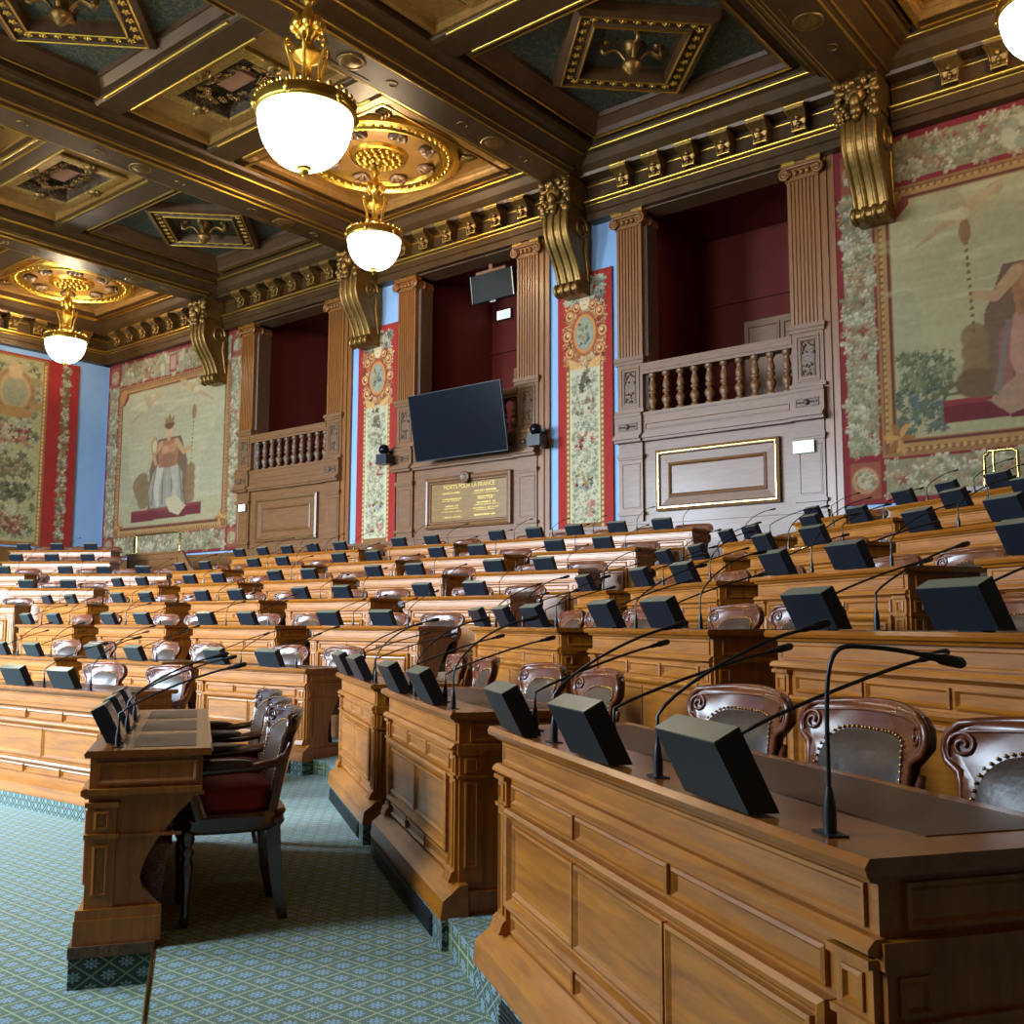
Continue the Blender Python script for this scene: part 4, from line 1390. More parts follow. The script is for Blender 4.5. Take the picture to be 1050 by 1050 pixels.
# ------------------------------------------------------------------ chandeliers
def chandelier(x, y, zb, label):
    t = thing('chandelier', label, 'chandelier', (x, y, zb), 0)
    R = .53
    b = MB()
    prof = []
    for i in range(17):
        a = i / 16 * PI / 2
        prof.append((max(.02, R * math.sin(a) ** .85), .03 + .62 * (1 - math.cos(a) ** 1.0)))
    b.lathe(prof + [(R - .012, .65)] + [(max(.015, r - .012), z + .012) for r, z in prof[::-1]], 0, 0, 0, 36, cap=False)
    b.build('glass_bowl', M['bowl'], t)
    b = MB()
    b.lathe([(R - .02, .63), (R + .02, .62), (R + .035, .66), (R + .02, .70), (R + .03, .76), (R + .01, .78), (R - .03, .77), (R - .04, .66), (R - .02, .63)], 0, 0, 0, 40, cap=False)
    for k in range(30):
        a = 2 * PI * k / 30
        b.ball((R * 1.03 * math.cos(a), R * 1.03 * math.sin(a), .79), .028, 6, 4, sz=1.3)
    for k in range(6):
        a = 2 * PI * k / 6
        b.ball((R * 1.05 * math.cos(a), R * 1.05 * math.sin(a), .69), .05, 7, 5, sz=1.3)
    b.build('bowl_rim', M['gold'], t)
    b = MB()
    b.ball((0, 0, .0), .06, 10, 6); b.ball((0, 0, -.06), .025, 8, 5)
    b.lathe([(.1, .06), (.08, .03), (.03, .0)], 0, 0, 0, 14)
    b.build('finial', M['gold'], t)
    for k in range(6):
        a = 2 * PI * k / 6 + .2
        b = MB()
        pts = [(R * .42, .72), (R * .36, .85), (R * .32, 1.0), (R * .34, 1.2), (R * .44, 1.36), (R * .5, 1.44), (R * .46, 1.5), (R * .40, 1.46), (R * .42, 1.42)]
        b.tube([(r * math.cos(a), r * math.sin(a), z) for r, z in pts], .02, 6)
        b.ball((R * .40 * math.cos(a), R * .40 * math.sin(a), .86), .05, 7, 5, sz=1.8)
        b.tube([(R * .98 * math.cos(a), R * .98 * math.sin(a), .75), (R * .6 * math.cos(a), R * .6 * math.sin(a), .80), (R * .40 * math.cos(a), R * .40 * math.sin(a), .84)], .014, 5)
        b.build('scroll_arm', M['gold'], t)
    b = MB()
    b.lathe([(.03, .8), (.10, .86), (.12, .98), (.06, 1.08), (.05, 1.25), (.16, 1.32), (.17, 1.38), (.08, 1.44), (.06, 1.54), (.12, 1.62), (.13, 1.76), (.06, 1.86), (.04, 1.96), (.10, 2.02), (.04, 2.10), (.02, 2.15)], 0, 0, 0, 16)
    for k in range(8):
        a = 2 * PI * k / 8
        b.ball((.15 * math.cos(a), .15 * math.sin(a), 1.70), .06, 7, 5, sz=1.5)
        b.ball((.10 * math.cos(a + .4), .10 * math.sin(a + .4), .96), .05, 7, 5, sz=1.7)
    b.build('stem', M['gold'], t)
    b = MB()
    b.tube([(0, 0, 2.12), (0, 0, 10.76 - zb)], .016, 8)
    b.build('hanging_rod', M['gold'], t)
    l = bpy.data.lights.new('chandelier_bulbs', 'POINT')
    l.energy = LAMP_POWER
    l.color = (1.0, .78, .48)
    l.shadow_soft_size = .22
    lo = bpy.data.objects.new('chandelier_bulbs', l)
    COL.objects.link(lo)
    lo.parent = t
    lo.location = (0, 0, .95)
    return t
chandelier(-14.45, 13.45, 8.46, 'lit bowl chandelier with gilt cage, middle one between the corbels')
chandelier(-26.65, 13.45, 8.54, 'lit bowl chandelier with gilt cage at far left before the end wall')
chandelier(-8.62, 6.95, 6.50, 'large lit bowl chandelier with gilt cage, nearest one at top')
chandelier(-2.36, 13.45, 8.50, 'lit bowl chandelier cut by the top right edge of the photo')

chandelier(-14.3, .6, 6.50, 'added lit bowl chandelier over the open floor, outside this view')  # unseen, added with the next two to light the near half
chandelier(-2.4, .2, 6.50, 'added lit bowl chandelier near the viewpoint, outside this view')  # unseen, added for warm light on the nearest desks
chandelier(-20.3, 6.9, 6.50, 'added lit bowl chandelier over the far left benches, outside this view')  # unseen, added as a further warm light source

# ------------------------------------------------------------------ furniture prototypes
def chair_parts(t, wood_m, leather_m, nails=True, cushion=None, up_=0.0):
    W_PTS = [(0, .235), (.3, .24), (.6, .25), (.74, .258), (.785, .265), (.805, .30), (.85, .32), (.92, .32), (.96, .308), (1, .275)]
    def wv(v):
        for (a, x), (c, y) in zip(W_PTS[:-1], W_PTS[1:]):
            if v <= c: return x + (y - x) * (v - a) / (c - a)
        return W_PTS[-1][1]
    Z0 = .42
    def ztop(u): return 1.0 - .02 * u * u
    def ysurf(u, v): return .20 + .13 * v - .075 * u * u * (.25 + .75 * v)
    nu, nv = 15, 21
    vs, fs = [], []
    for side in (-.022, .022):
        for j in range(nv):
            v = j / (nv - 1)
            for i in range(nu):
                u = -1 + 2 * i / (nu - 1)
                z = Z0 + v * (ztop(u) - Z0)
                vs.append((u * wv(v), ysurf(u, v) + side, z))
    N = nu * nv
    for j in range(nv - 1):
        for i in range(nu - 1):
            a = j * nu + i
            fs.append((a, a + 1, a + 1 + nu, a + nu))
            fs.append((N + a, N + a + nu, N + a + 1 + nu, N + a + 1))
    ring = [j * nu for j in range(nv)] + [(nv - 1) * nu + i for i in range(1, nu)] + [j * nu + nu - 1 for j in range(nv - 2, -1, -1)] + [i for i in range(nu - 2, 0, -1)]
    for p, q in zip(ring, ring[1:] + ring[:1]):
        fs.append((p, q, N + q, N + p))
    b = MB(); b.add(vs, fs, True)
    def at(u, v, off): 
        return (u * wv(v), ysurf(u, v) + off, Z0 + v * (ztop(u) - Z0))
    rim = [at(-1, v, -.012) for v in np.linspace(.0, 1, 24)] + [at(u, 1, -.008) for u in np.linspace(-.85, .85, 12)] + [at(1, v, -.012) for v in np.linspace(1, .0, 24)]
    b.tube(rim, .012, 7)
    for s in (-1, 1):
        pts = []
        for q in range(22):
            a = q / 21 * 3.2 * PI
            r = .036 * (1 - q / 25)
            x = s * (.268 + r * math.cos(a))
            z = .925 + r * math.sin(a)
            v = (z - Z0) / (1 - Z0); u = max(-1, min(1, x / wv(v)))
            pts.append((x, ysurf(u, v) - .022, z))
        b.tube(pts, .0065, 6)
        b.tube([at(s * .95, v, -.023) for v in np.linspace(.84, .93, 5)] + [at(s * u, .955, -.022) for u in np.linspace(.86, 0, 9)], .005, 5)
    b.build('backrest', wood_m, t)
    def pad(k, q, n, rx=.218, rz=.215, zc=.70):
        a = 2 * PI * q / n
        ca, sa = math.cos(a), math.sin(a)
        e = .42 if sa > 0 else .35
        x = rx * k * math.copysign(abs(ca) ** e, ca) * (1 - .12 * max(0, -sa))
        z = zc + rz * k * math.copysign(abs(sa) ** (.55 if sa > 0 else .5), sa)
        v = (z - Z0) / (1 - Z0); u = max(-1, min(1, x / wv(v)))
        return x, ysurf(u, v), z
    vs, fs = [], []
    n = 28
    ks = (1, .97, .88, .7, .45, .2)
    for k in ks:
        for q in range(n):
            x, y, z = pad(k, q, n)
            vs.append((x, y - .024 - .034 * (1 - k ** 3.5), z))
    for r in range(len(ks) - 1):
        for q in range(n):
            p = (q + 1) % n
            fs.append((r * n + q, r * n + p, (r + 1) * n + p, (r + 1) * n + q))
    fs.append(tuple(range((len(ks) - 1) * n, len(ks) * n)))
    b = MB(); b.add(vs, fs, True)
    bp_ = b.build('back_pad', leather_m, t)
    if nails:
        b = MB()
        dense = [pad(1.03, q, 720) for q in range(720)]
        run = 0.0
        for p0, p1 in zip(dense, dense[1:] + dense[:1]):
            d = math.dist(p0, p1)
            n = int((run + d) / .021) - int(run / .021)
            for q in range(n):
                b.ball((p0[0] + (p1[0] - p0[0]) * (q + .5) / n, p0[1] - .026, p0[2] + (p1[2] - p0[2]) * (q + .5) / n), .0058, 5, 3)
            run += d
        b.build('nail_trim', M['nail'], bp_)
    # seat
    def sq(rx, ry, cy, n=28, e=.55):
        out = []
        for q in range(n):
            a = 2 * PI * q / n
            ca, sa = math.cos(a), math.sin(a)
            f = 1.0 - .12 * (sa > 0) * abs(sa)
            out.append((rx * f * math.copysign(abs(ca) ** e, ca), cy + ry * math.copysign(abs(sa) ** e, sa)))
        return out
    def stack(b, levels, smooth=True):
        n = len(levels[0][0])
        vs = [(x, y, z) for pts, z in levels for x, y in pts]
        fs = []
        for r in range(len(levels) - 1):
            for q in range(n):
                p = (q + 1) % n
                fs.append((r * n + q, r * n + p, (r + 1) * n + p, (r + 1) * n + q))
        b.add(vs, fs, smooth)
        b.add(vs, [tuple(range(n - 1, -1, -1)), tuple(range((len(levels) - 1) * n, len(levels) * n))])
    b = MB()
    stack(b, [(sq(.26, .25, 0), .36), (sq(.28, .265, 0), .38), (sq(.27, .258, 0), .40), (sq(.285, .27, 0), .42), (sq(.275, .26, 0), .44)])
    b.build('seat_rail', wood_m, t)
    b = MB()
    if cushion:
        stack(b, [(sq(.24, .22, -.01), .44), (sq(.255, .235, -.01), .47), (sq(.24, .22, -.01), .505), (sq(.255, .235, -.01), .53), (sq(.24, .21, -.01), .575), (sq(.12, .1, -.01), .60)])
        b.build('cushion', cushion, t)
    else:
        stack(b, [(sq(.255, .24, 0), .44), (sq(.25, .235, 0), .465), (sq(.2, .19, 0), .48), (sq(.1, .1, 0), .487)])
        b.build('seat', leather_m, t)
    for s in (-1, 1):
        b = MB()
        b.tube([(s * .262, .255, .82), (s * .27, .235, .76), (s * .28, .19, .715), (s * .295, .09, .695), (s * .30, -.06, .69), (s * .295, -.2, .685), (s * .29, -.25, .665), (s * .285, -.255, .62), (s * .28, -.22, .58), (s * .275, -.17, .53), (s * .27, -.14, .43)],
               [.014, .018, .024, .027, .029, .034, .036, .034, .03, .03, .034], 8, flat=1.25)
        a = b.build('arm', wood_m, t)
        b = MB()
        b.ball((s * .298, -.06, .718), .042, 12, 8, sx=1, sy=3.6, sz=.8)
        b.build('arm_pad', leather_m, a)
    for s in (-1, 1):
        b = MB()
        b.lathe([(.016, 0), (.024, .02), (.018, .05), (.02, .1), (.03, .24), (.022, .27), (.034, .29), (.022, .31), (.034, .34), (.03, .38)], s * .215, -.19, 0, 10)
        b.build('leg', wood_m, t)
        b = MB()
        pts = [(s * .19, .19, .40), (s * .195, .20, .28), (s * .20, .215, .14), (s * .205, .245, 0)]
        for i in range(3):
            p, q = pts[i], pts[i + 1]
            r0, r1 = .034 - .004 * i, .030 - .004 * i
            b.add([(p[0] - r0, p[1] - r0, p[2]), (p[0] + r0, p[1] - r0, p[2]), (p[0] + r0, p[1] + r0, p[2]), (p[0] - r0, p[1] + r0, p[2]),
                   (q[0] - r1, q[1] - r1, q[2]), (q[0] + r1, q[1] - r1, q[2]), (q[0] + r1, q[1] + r1, q[2]), (q[0] - r1, q[1] + r1, q[2])],
                  [(0, 1, 5, 4), (1, 2, 6, 5), (2, 3, 7, 6), (3, 0, 4, 7), (0, 3, 2, 1), (4, 5, 6, 7)])
        b.build('leg', wood_m, t)

def monitor_parts(t):
    sec = [(-.045, .006), (.023, .006), (-.061, .176), (-.117, .146)]
    b = MB(); b.prism(sec, 'x', -.155, .155)
    b.build('casing', M['black'], t)
    b = MB()
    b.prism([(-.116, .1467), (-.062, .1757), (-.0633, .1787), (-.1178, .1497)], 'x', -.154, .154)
    b.build('top_sheen', M['black_sheen'], t)  # thin strip carrying the painted reflection along the monitor's top
    b = MB()
    d = Vector((-.084, .17)).normalized()
    nrm = Vector((d.y, -d.x))
    p0 = Vector((.023, .006)) + d * .015 + nrm * .001
    p1 = Vector((-.061, .176)) - d * .015 + nrm * .001
    b.prism([tuple(p0), tuple(p0 + nrm * .003), tuple(p1 + nrm * .003), tuple(p1)], 'x', -.14, .14)
    b.build('screen', M['screen'], t)
    b = MB(); b.box(-.06, .06, -.03, .02, 0, .007)
    b.build('foot', M['black'], t)

def mic_parts(t, reach=.34, hgt=.33, mid=.5, droop=0.0):
    b = MB()
    b.lathe([(.0125, 0), (.0125, .045), (.009, .07), (.006, .085)], 0, 0, 0, 10)
    b.box(-.035, .035, -.02, .02, 0, .004)
    b.build('base', M['microphone'], t)
    pts = [(0, 0, .08), (0, .0, .08 + hgt * .25)]
    for q in range(1, 11):
        f = q / 10
        pts.append((0, reach * (f ** (1 + mid)) , .08 + hgt * (.25 + .75 * (1 - (1 - f) ** (1 + .8 * mid)))))
    if droop:
        for q in range(1, 6):
            pts.append((0, pts[-1][1] + .03, pts[-1][2] - droop * q / 5))
    b = MB(); b.tube(pts, .0048, 6)
    b.build('gooseneck', M['microphone'], t)
    e = Vector(pts[-1]); d = (e - Vector(pts[-2])).normalized()
    b = MB()
    b.tube([e - d * .01, e, e + d * .02, e + d * .03, e + d * .07, e + d * .078], [.006, .008, .008, .0115, .0115, .006], 10)
    b.build('capsule', M['microphone'], t)

PROTO = {}
def proto(key, name, build_fn):
    if key not in PROTO:
        t = thing(name, 'x', 'x')
        build_fn(t)
        remember(t)
        PROTO[key] = [t, False]
    return PROTO[key]
def place(key, name, build_fn, label, cat, loc, rz, group):
    p = proto(key, name, build_fn)
    if not p[1]:
        o = p[0]; p[1] = True
    else:
        o = copy_tree(p[0])
    o.location = loc
    o.rotation_euler = (0, 0, rz)
    return tag(o, label, cat, group)

# a desk: x along its front, y towards the seats, z = 0 at the foot of its front
def desk_parts(W, H, plinth, rise, seats, panels, DP=.5, grille=True):
    def fn(t):
        top = H
        F = lambda u, v, h: (u, -h, v)
        hw = W / 2
        b = MB()
        b.prism([(-.045, top - .03), (-.05, top - .015), (-.04, top), (DP + .03, top), (DP + .04, top - .015), (DP + .03, top - .032)], 'x', -hw - .035, hw + .035)
        b.build('desktop', M['desk_top'], t)
        b = MB(); b.box(-hw + .09, hw - .09, .17, DP - .02, top, top + .002)
        b.build('writing_leather', M['blotter'], t)
        # front
        b = MB()
        b.box(-hw, hw, 0, .03, plinth, top - .03)
        b.prism([(0, top - .135), (-.02, top - .135), (-.035, top - .15), (-.035, top - .158), (-.015, top - .165), (0, top - .175)], 'x', -hw - .015, hw + .015)
        b.prism([(0, top - .03), (-.03, top - .03), (-.022, top - .045), (0, top - .05)], 'x', -hw - .01, hw + .01)
        b.frame(-hw + .03, hw - .03, top - .128, top - .055, [(0, 0), (0, .008), (.008, .008), (.014, .002)], F)
        inner0, inner1 = -hw + .135, hw - .135
        np_ = 3
        zt = top
        for k in range(np_):
            a = inner0 + (inner1 - inner0) * k / np_; c = inner0 + (inner1 - inner0) * (k + 1) / np_
            b.frame(a + .012, c - .012, zt - .262, zt - .19, [(0, 0), (0, .01), (.008, .014), (.018, .001)], F)
        low = max(zt - .70, plinth + .24)
        b.frame(inner0 - .01, inner1 + .01, low, zt - .275, [(0, 0), (0, .028), (.012, .036), (.026, .03), (.036, .012), (.045, .004)], F)
        for k in range(panels):
            a = inner0 + .045 + (inner1 - inner0 - .09) * k / panels; c = inner0 + .045 + (inner1 - inner0 - .09) * (k + 1) / panels
            b.frame(a + .006, c - .006, low + .05, zt - .325, [(0, .004), (0, .02), (.01, .022), (.02, .012), (.032, .010)], F)
        for k in range(np_):
            a = inner0 + (inner1 - inner0) * k / np_; c = inner0 + (inner1 - inner0) * (k + 1) / np_
            b.frame(a + .012, c - .012, low - .085, low - .02, [(0, 0), (0, .01), (.008, .014), (.018, .001)], F)
        b.build('front_panel', M['desk'], t)
        bz = low - .10
        b = MB()
        fl = .035 if plinth > .02 else 0.0
        b.prism([(.03, plinth), (-.055 - fl, plinth), (-.055 - fl, plinth + .012), (-.05 - fl * .9, bz - .06), (-.03 - fl * .5, bz - .035), (-.03, bz - .02), (-.008, bz), (.03, bz)], 'x', -hw - .045 - fl * .7, hw + .045 + fl * .7)
        b.build('base', M['desk'], t)
        for s in (-1, 1):
            x0, x1 = (-hw, -hw + .105) if s < 0 else (hw - .105, hw)
            b = MB()
            b.box(x0, x1, -.016, 0, bz, zt - .17)
            b.box(x0 - .008, x1 + .008, -.03, 0, zt - .185, zt - .17)
            b.box(x0 - .006, x1 + .006, -.026, 0, zt - .285, zt - .272)
            Fp = lambda u, v, h: (u, -.016 - h, v)
            b.frame(x0 + .022, x1 - .022, zt - .262, zt - .198, [(0, 0), (0, .006), (.008, .008), (.014, -.002)], Fp)
            b.frame(x0 + .022, x1 - .022, bz + .06, zt - .30, [(0, 0), (0, .006), (.008, .008), (.014, -.002)], Fp)
            b.prism([(0, bz), (-.045, bz), (-.03, bz + .04), (-.018, bz + .05), (0, bz + .05)], 'x', x0 - .006, x1 + .006)
            b.build('pilaster', M['desk_v'], t)
            # side with a curved cut-out on the seat side
            sp = rise
            bot = rise
            prof = [(.03, bot), (.03, top - .03), (DP, top - .03), (DP, top - .17), (DP - .03, top - .19), (DP - .06, top - .22)]
            z1, z0 = top - .24, bot + .12
            for q in range(9):
                f = q / 8
                prof.append((DP - .07 - .16 * math.sin(f * PI * .62) , z1 + (z0 - z1) * f))
            prof += [(DP - .12, bot + .11), (DP - .11, bot + .1), (DP - .11, bot)]
            b = MB()
            xs0, xs1 = (hw - .035, hw) if s > 0 else (-hw, -hw + .035)
            b.prism(prof, 'x', xs0, xs1)
            Fs = (lambda u, v, h: (hw + h, u, v)) if s > 0 else (lambda u, v, h: (-hw - h, -u, v))
            def fr(u0, u1, v0, v1, pf):
                if s > 0: b.frame(u0, u1, v0, v1, pf, Fs)
                else: b.frame(-u1, -u0, v0, v1, pf, Fs)
            fr(.05, DP - .03, top - .128, top - .05, [(0, 0), (0, .01), (.008, .01), (.016, .002)])
            def bar(y0, y1, zz0, zz1, e):
                xx = (hw, hw + e) if s > 0 else (-hw - e, -hw)
                b.box(xx[0], xx[1], y0, y1, zz0, zz1)
            bar(-.01, DP, top - .165, top - .14, .025)
            bar(-.01, .115, top - .185, top - .165, .024)
            bar(0, .105, max(bz, bot), top - .185, .016)
            bar(-.01, .115, top - .285, top - .272, .026)
            bar(.105, DP - .1, top - .285, top - .275, .012)
            for (a0, a1) in ((top - .262, top - .198), (max(bz, bot) + .06, top - .30)):
                xx = hw + .016
                Fq = (lambda u, v, h: (xx + h, u, v)) if s > 0 else (lambda u, v, h: (-xx - h, -u, v))
                if s > 0: b.frame(.022, .083, a0, a1, [(0, 0), (0, .006), (.008, .008), (.014, -.002)], Fq)
                else: b.frame(-.083, -.022, a0, a1, [(0, 0), (0, .006), (.008, .008), (.014, -.002)], Fq)
            bar(-.03, DP - .1, bot, bot + .09, .03)
            b.build('side_panel', M['desk_v'], t)
        if plinth > .02:
            b = MB()
            b.box(-hw - .075, hw + .075, -.086, .04, 0, plinth)
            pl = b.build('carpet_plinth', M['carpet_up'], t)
            b = MB()
            e = .3 if panels == 3 else .1
            if not grille: return
            b.box(-hw + e, hw - e, -.092, -.086, .012, plinth - .012)
            for q in range(5):
                z = .022 + q * (plinth - .04) / 5
                b.box(-hw + e, hw - e, -.1, -.092, z, z + .008)
            b.build('vent_grille', M['vent'], pl)
    return fn

SEAT_Y = .57
ORD = ['first', 'second', 'third', 'fourth', 'fifth', 'sixth', 'seventh']
ROWNAME = ['', 'front row', 'second row', 'third row', 'fourth row', 'fifth row', 'sixth row', 'seventh row']
CHAIR = lambda t: chair_parts(t, M['chairwood'], M['leather'])
def seat_words(k, n):
    return {1: ['single'], 2: ['left', 'right'], 3: ['left', 'middle', 'right'], 4: ['leftmost', 'second', 'third', 'rightmost'], 5: ['first', 'second', 'third', 'fourth', 'fifth']}[n][k]

jit = random.Random(2)
def desk_set(loc, rz, W, H, plinth, rise, seats, where, row, block, panels=2, mon=None, mics=None, chairs=None, extra=None, second=False):
    """one desk with the screens and microphones on it and the chairs behind it"""
    key = ('desk', round(W, 2), round(H, 2), seats)
    loc = (loc[0] - .045 * math.sin(rz), loc[1] + .045 * math.cos(rz), loc[2])
    lab = where
    place(key, 'member_desk', desk_parts(W, H, plinth, rise, seats, panels, grille=row > 0),
          'oak panelled desk for %s, %s, %s, %s' % ({1: 'one', 2: 'two', 3: 'three', 4: 'four', 5: 'five'}[seats], where, ROWNAME[row], block), 'desk', loc, rz, 'oak desks of the ' + block)
    ca, sa = math.cos(rz), math.sin(rz)
    def g(x, y, z): return (loc[0] + x * ca - y * sa, loc[1] + x * sa + y * ca, loc[2] + z)
    pitch = W / seats
    for k in range(seats):
        xc = -W / 2 + pitch * (k + .5)
        sw = seat_words(k, seats)
        dw = '%s, %s, %s' % (where, ROWNAME[row], block) if row else where
        xm = (mon[k] if mon else xc - .07)
        place('monitor', 'desk_monitor', monitor_parts, 'black tilted monitor, %s seat, %s' % (sw, dw), 'monitor', g(xm, .005, H), rz + rad(jit.uniform(-4, 4)), 'desk monitors')
        xi = (mics[k] if mics else xm + .32)
        v = jit.choice(('a', 'b', 'c'))
        if extra and k in extra: v = extra[k]
        args = {'a': (.40, .29, .28), 'b': (.34, .32, .45), 'c': (.46, .26, .2), 'near': (.055, .262, 1.7, .006)}[v]
        place(('microphone', v), 'desk_microphone', lambda t, a=args: mic_parts(t, *a), 'black gooseneck microphone, %s seat, %s' % (sw, dw), 'microphone', g(xi, .015, H), rz + rad(jit.uniform(-12, 12)), 'desk microphones')
        if second:
            place(('microphone', 'd'), 'desk_microphone', lambda t: mic_parts(t, .50, .22, .12), 'straight microphone behind monitor, %s seat, %s' % (sw, dw), 'microphone', g(xm - .09, .075, H), rz + rad(jit.uniform(-8, 8)), 'desk microphones')
        xs = (chairs[k] if chairs else xc)
        place('chair', 'armchair', CHAIR, 'carved armchair, %s seat, %s' % (sw, dw), 'chair', g(xs, SEAT_Y, rise), rz + rad(jit.uniform(-5, 5)), 'members armchairs')

# ------------------------------------------------------------------ right block (turned 34 degrees)
R_DESKS = {1: [(-8.2, -6.55, 2), (-6.1, -4.4, 2), (-3.73, -1.51, 3)],
           2: [(-9.25, -6.87, 3), (-6.26, -4.62, 2), (-4.02, -2.3, 2)],
           3: [(-10.15, -9.27, 1), (-8.75, -7.05, 2), (-6.48, -4.86, 2), (-4.25, -2.6, 2)],
           4: [(-11.1, -9.43, 2), (-8.92, -7.25, 2), (-6.71, -5.0, 2)],
           5: [(-11.97, -10.75, 2), (-10.2, -8.48, 2), (-7.92, -6.2, 2)],
           6: [(-12.35, -11.2, 1), (-10.3, -7.3, 4)]}
for row, ds in R_DESKS.items():
    nn = len(ds)
    for i, (t0, t1, seats) in enumerate(ds):
        x, y = pr(N_ROW[row], (t0 + t1) / 2)
        where = ['nearest desk', 'second desk from the right', 'third desk from the right', 'fourth desk from the right'][nn - 1 - i]
        kw = {}
        if row == 1 and i == 2:
            where = 'large golden nearest desk'
            c = (t0 + t1) / 2
            kw = dict(mon=[-3.478 - c, -2.738 - c, -2.0 - c], mics=[-3.19 - c, -2.40 - c, -1.665 - c], chairs=[-3.40 - c, -2.69 - c, -1.93 - c], extra={2: 'near', 0: 'a', 1: 'a'}, panels=3)
        if row == 1:
            desk_set((x, y, Z_PLAT), -A34, t1 - t0, 1.12 - Z_PLAT, .12, ZR[1] - Z_PLAT, seats, where, row, 'right block', second=row < 4, **kw)
        else:
            desk_set((x, y, ZR[row - 1]), -A34, t1 - t0, 1.21, 0, .36, seats, where, row, 'right block', second=row < 4, **kw)

# ------------------------------------------------------------------ centre block (parallel to the rear wall)
SLOT = [(-9.15, -7.45), (-11.48, -9.79), (-13.8, -12.1), (-16.2, -14.5), (-18.6, -16.9)]
for row in range(1, 7):
    if row < 6:
        ds = [(a, c, 2) for a, c in SLOT[:(3 if row == 1 else (4 if row == 2 else 5))]]
    else:
        ds = [(-11.35, -7.33, 5), (-13.71, -12.05, 2), (-18.5, -14.5, 5)]
    for i, (x0, x1, seats) in enumerate(ds):
        where = '%s desk from the right' % ORD[i] if i else 'rightmost desk'
        xc = (x0 + x1) / 2
        if row == 1:
            desk_set((xc, Y_ROW[1], Z_PLAT), 0, x1 - x0, 1.09 - Z_PLAT, .12, ZR[1] - Z_PLAT, seats, where, row, 'centre block', second=True)
        else:
            desk_set((xc, Y_ROW[row], ZR[row - 1]), 0, x1 - x0, 1.21, 0, .36, seats, where, row, 'centre block', second=row == 2)

# ------------------------------------------------------------------ left block (turned the other way)
L_DESKS = {3: [(-11.85, -11.0, 1)], 4: [(-11.95, -10.19, 2)], 5: [(-14.9, -12.49, 3), (-11.9, -9.3, 3)], 6: [(-13.87, -11.28, 3)], 7: [(-14.53, -11.96, 3)]}
for row, ds in L_DESKS.items():
    for i, (t0, t1, seats) in enumerate(ds):
        x, y = plft(M_ROW[row], (t0 + t1) / 2)
        where = 'pale fronted desk' if i == len(ds) - 1 else 'desk cut by the left edge'
        desk_set((x, y, ZR[row - 1]), A34, t1 - t0, 1.21, 0, .36, seats, where, row, 'far left block')

# ------------------------------------------------------------------ low desk at the left edge of the photo
desk_set((-8.30, 4.14, 0), rad(2), 1.98, .975, .12, Z_PLAT, 2, 'low golden desk at the left edge', 0, 'low front desk', mon=[-.42, .33], mics=[-.08, .62])

# ------------------------------------------------------------------ small table with the red cushioned chairs
tc = -5.82
tx, ty = pr(-.42, tc)
TL_, TH = 2.12, .96
t = thing('writing_table', 'long oak table seen end-on with three leather blotters, left foreground', 'table', (tx, ty, 0), -A34)
hw = TL_ / 2
b = MB()
b.prism([(-.02, TH - .03), (-.025, TH - .015), (-.015, TH), (.49, TH - .0), (.50, TH - .015), (.49, TH - .03)], 'x', -hw - .02, hw + .02)
b.build('desktop', M['desk_top'], t)
for k in range(3):
    xc = -hw + TL_ * (k + .5) / 3
    b = MB(); b.box(xc - .27, xc + .27, .16, .43, TH, TH + .002)
    b.build('blotter', M['blotter'], t)
for s in (-1, 1):
    b = MB()
    prof = [(0, .14), (0, TH - .03), (.46, TH - .03), (.46, TH - .17), (.44, TH - .19), (.40, TH - .24)]
    for q in range(13):
        f = q / 12
        prof.append((.37 - .155 * math.sin(min(1, f * 1.12) * PI * .56) + (.0 if f < .8 else (f - .8) * .3), TH - .27 - (TH - .27 - .32) * f))
    prof += [(.30, .30), (.31, .28), (.31, .14)]
    xx = (hw - .05, hw) if s > 0 else (-hw, -hw + .05)
    b.prism(prof, 'x', *xx)
    def bar(y0, y1, z0, z1, e):
        b.box(*((hw, hw + e) if s > 0 else (-hw - e, -hw)), y0, y1, z0, z1)
    xo = hw
    Fs = (lambda u, v, h: (hw + h, u, v)) if s > 0 else (lambda u, v, h: (-hw - h, -u, v))
    def fr(u0, u1, v0, v1, pf):
        if s > 0: b.frame(u0, u1, v0, v1, pf, Fs)
        else: b.frame(-u1, -u0, v0, v1, pf, Fs)
    fr(.03, .44, TH - .145, TH - .05, [(0, 0), (0, .012), (.01, .012), (.02, .003)])
    bar(-.02, .46, TH - .185, TH - .16, .03)
    bar(-.015, .47, TH - .20, TH - .185, .018)
    bar(-.012, .125, TH - .235, TH - .215, .026)
    bar(0, .115, .3, TH - .235, .016)
    bar(-.012, .125, TH - .365, TH - .345, .028)
    bar(.115, .38, TH - .365, TH - .352, .012)
    xx2 = hw + .016
    for (a0, a1) in ((TH - .33, TH - .25), (.36, TH - .39)):
        Fq = (lambda u, v, h: (xx2 + h, u, v)) if s > 0 else (lambda u, v, h: (-xx2 - h, -u, v))
        if s > 0: b.frame(.025, .09, a0, a1, [(0, 0), (0, .007), (.01, .01), (.018, -.002)], Fq)
        else: b.frame(-.09, -.025, a0, a1, [(0, 0), (0, .007), (.01, .01), (.018, -.002)], Fq)
    bar(-.03, .31, .27, .31, .03)
    bar(-.035, .31, .17, .27, .038)
    b.build('end_panel', M['desk_v'], t)
b = MB()
b.box(-hw + .05, hw - .05, 0, .03, .14, TH - .03)
F = lambda u, v, h: (u, -h, v)
for k in range(3):
    a, c = -hw + .1 + (TL_ - .2) * k / 3, -hw + .1 + (TL_ - .2) * (k + 1) / 3
    b.frame(a + .02, c - .02, .38, TH - .27, [(0, 0), (0, .02), (.02, .025), (.04, .005)], F)
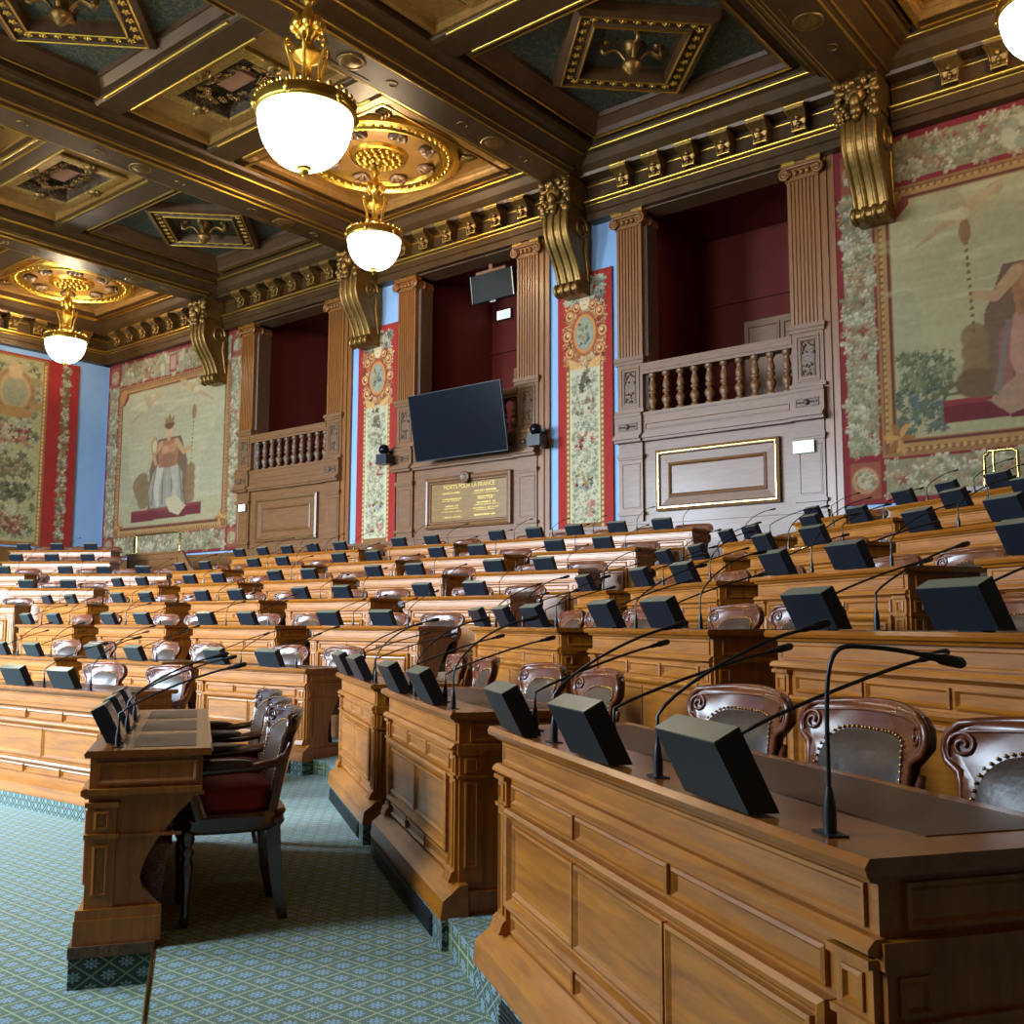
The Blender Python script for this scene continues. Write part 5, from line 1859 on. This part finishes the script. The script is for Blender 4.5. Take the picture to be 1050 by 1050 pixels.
b.prism([(0, TH - .16), (-.03, TH - .16), (-.03, TH - .185), (0, TH - .2)], 'x', -hw - .03, hw + .03)
b.build('front_panel', M['desk'], t)
b = MB()
b.prism([(-.035, .17), (-.035, .27), (-.02, .31), (.03, .31), (.03, .17)], 'x', -hw, hw)
b.build('base', M['desk'], t)
b = MB(); b.box(-hw - .055, hw + .055, -.05, .29, .125, .17)
b.build('skirting_board', M['carved'], t)
b = MB(); b.box(-hw - .05, hw + .05, -.045, .275, 0, .125)
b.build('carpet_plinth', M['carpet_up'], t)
ca, sa = math.cos(-A34), math.sin(-A34)
def gt(x, y, z): return (tx + x * ca - y * sa, ty + x * sa + y * ca, z)
words = ['far', 'middle', 'near']
for k, xc in enumerate((-.62, -.02, .58)):
    place('monitor', 'desk_monitor', monitor_parts, 'black tilted monitor at the %s end place of the end-on table' % words[k], 'monitor', gt(xc + .12, .09, TH), -A34, 'monitors on the end-on table')
    v = ('c', 'a', 'c')[k]
    args = {'a': (.40, .29, .28), 'c': (.46, .26, .2)}[v]
    place(('microphone', v), 'desk_microphone', lambda t, a=args: mic_parts(t, *a), 'black gooseneck microphone at the %s place of the end-on table' % words[k], 'microphone', gt(xc + .38, .10, TH), -A34 + rad((-6, 5, -2)[k]), 'microphones on the end-on table')
def REDCH(t):
    # same pattern of chair on slightly longer legs, with a lower back
    chair_parts(t, M['tablechair'], M['leather'], True, M['red_cloth'])
    done = set()
    for o in [c for c in t.children] + [g for c in t.children for g in c.children]:
        if o.data.name in done: continue
        done.add(o.data.name)
        for v in o.data.vertices:
            z = v.co.z
            v.co.z = z * 1.13 if z < .45 else (.5085 + (z - .45) * .80)
for k, xc in enumerate((-.78, -.12, .54)):
    place('redchair', 'cushioned_armchair', REDCH, 'dark armchair with red cushion, %s one behind the end-on table' % ('farthest', 'middle', 'nearest')[k], 'chair', gt(xc + .07, .58, Z_PLAT), -A34 + rad((3, -2, 4)[k]), 'red cushioned armchairs')

# ------------------------------------------------------------------ stair parapets with brass rails, floor vent
def parapet(x, y, rz, label, W_, z0, ztop):
    t = thing('stair_parapet', label, 'parapet', (x, y, z0), rz)
    h = ztop - z0
    b = MB()
    b.box(-W_ / 2, W_ / 2, 0, .08, 0, h)
    b.box(-W_ / 2 - .03, W_ / 2 + .03, -.03, .11, h - .05, h)
    b.frame(-W_ / 2 + .1, W_ / 2 - .1, .15, h - .15, [(0, 0), (0, .02), (.03, .02), (.04, .003)], lambda u, v, hh: (u, -hh, v))
    b.box(-W_ / 2, -W_ / 2 + .08, 0, 1.2, 0, h)
    b.build('panel', M['panel'], t)
    b = MB()
    b.prism([(W_ / 2, h), (W_ / 2 + .06, h), (W_ / 2 + 1.15, .12), (W_ / 2 + 1.15, 0), (W_ / 2, 0)], 'y', 0, .07)
    b.build('stair_string', M['panel'], t)
    b = MB()
    xr0, xr1 = -W_ / 2 + .25, W_ / 2 - .08
    pts = [(xr0, .04, h), (xr0, .04, h + .42)] + [(xr0 + .06 * math.sin(a), .04, h + .42 + .06 * (1 - math.cos(a))) for a in (.5, 1.0, 1.57)] + [(xr1 - .06, .04, h + .48), (xr1, .04, h + .44), (xr1, .04, h)]
    b.tube(pts, .025, 8)
    b.tube([(xr0 + .12, .04, h), (xr0 + .12, .04, h + .48)], .02, 8)
    b.build('brass_rail', M['brass'], t)
    return t
parapet(-23.3, 14.3, 0, 'wooden stair parapet with brass rail below the far figure tapestry', 2.4, ZR[6], 3.29)
parapet(-3.5, 14.6, 0, 'brass rail of the stair below the large right tapestry', .75, ZR[6], 3.38)
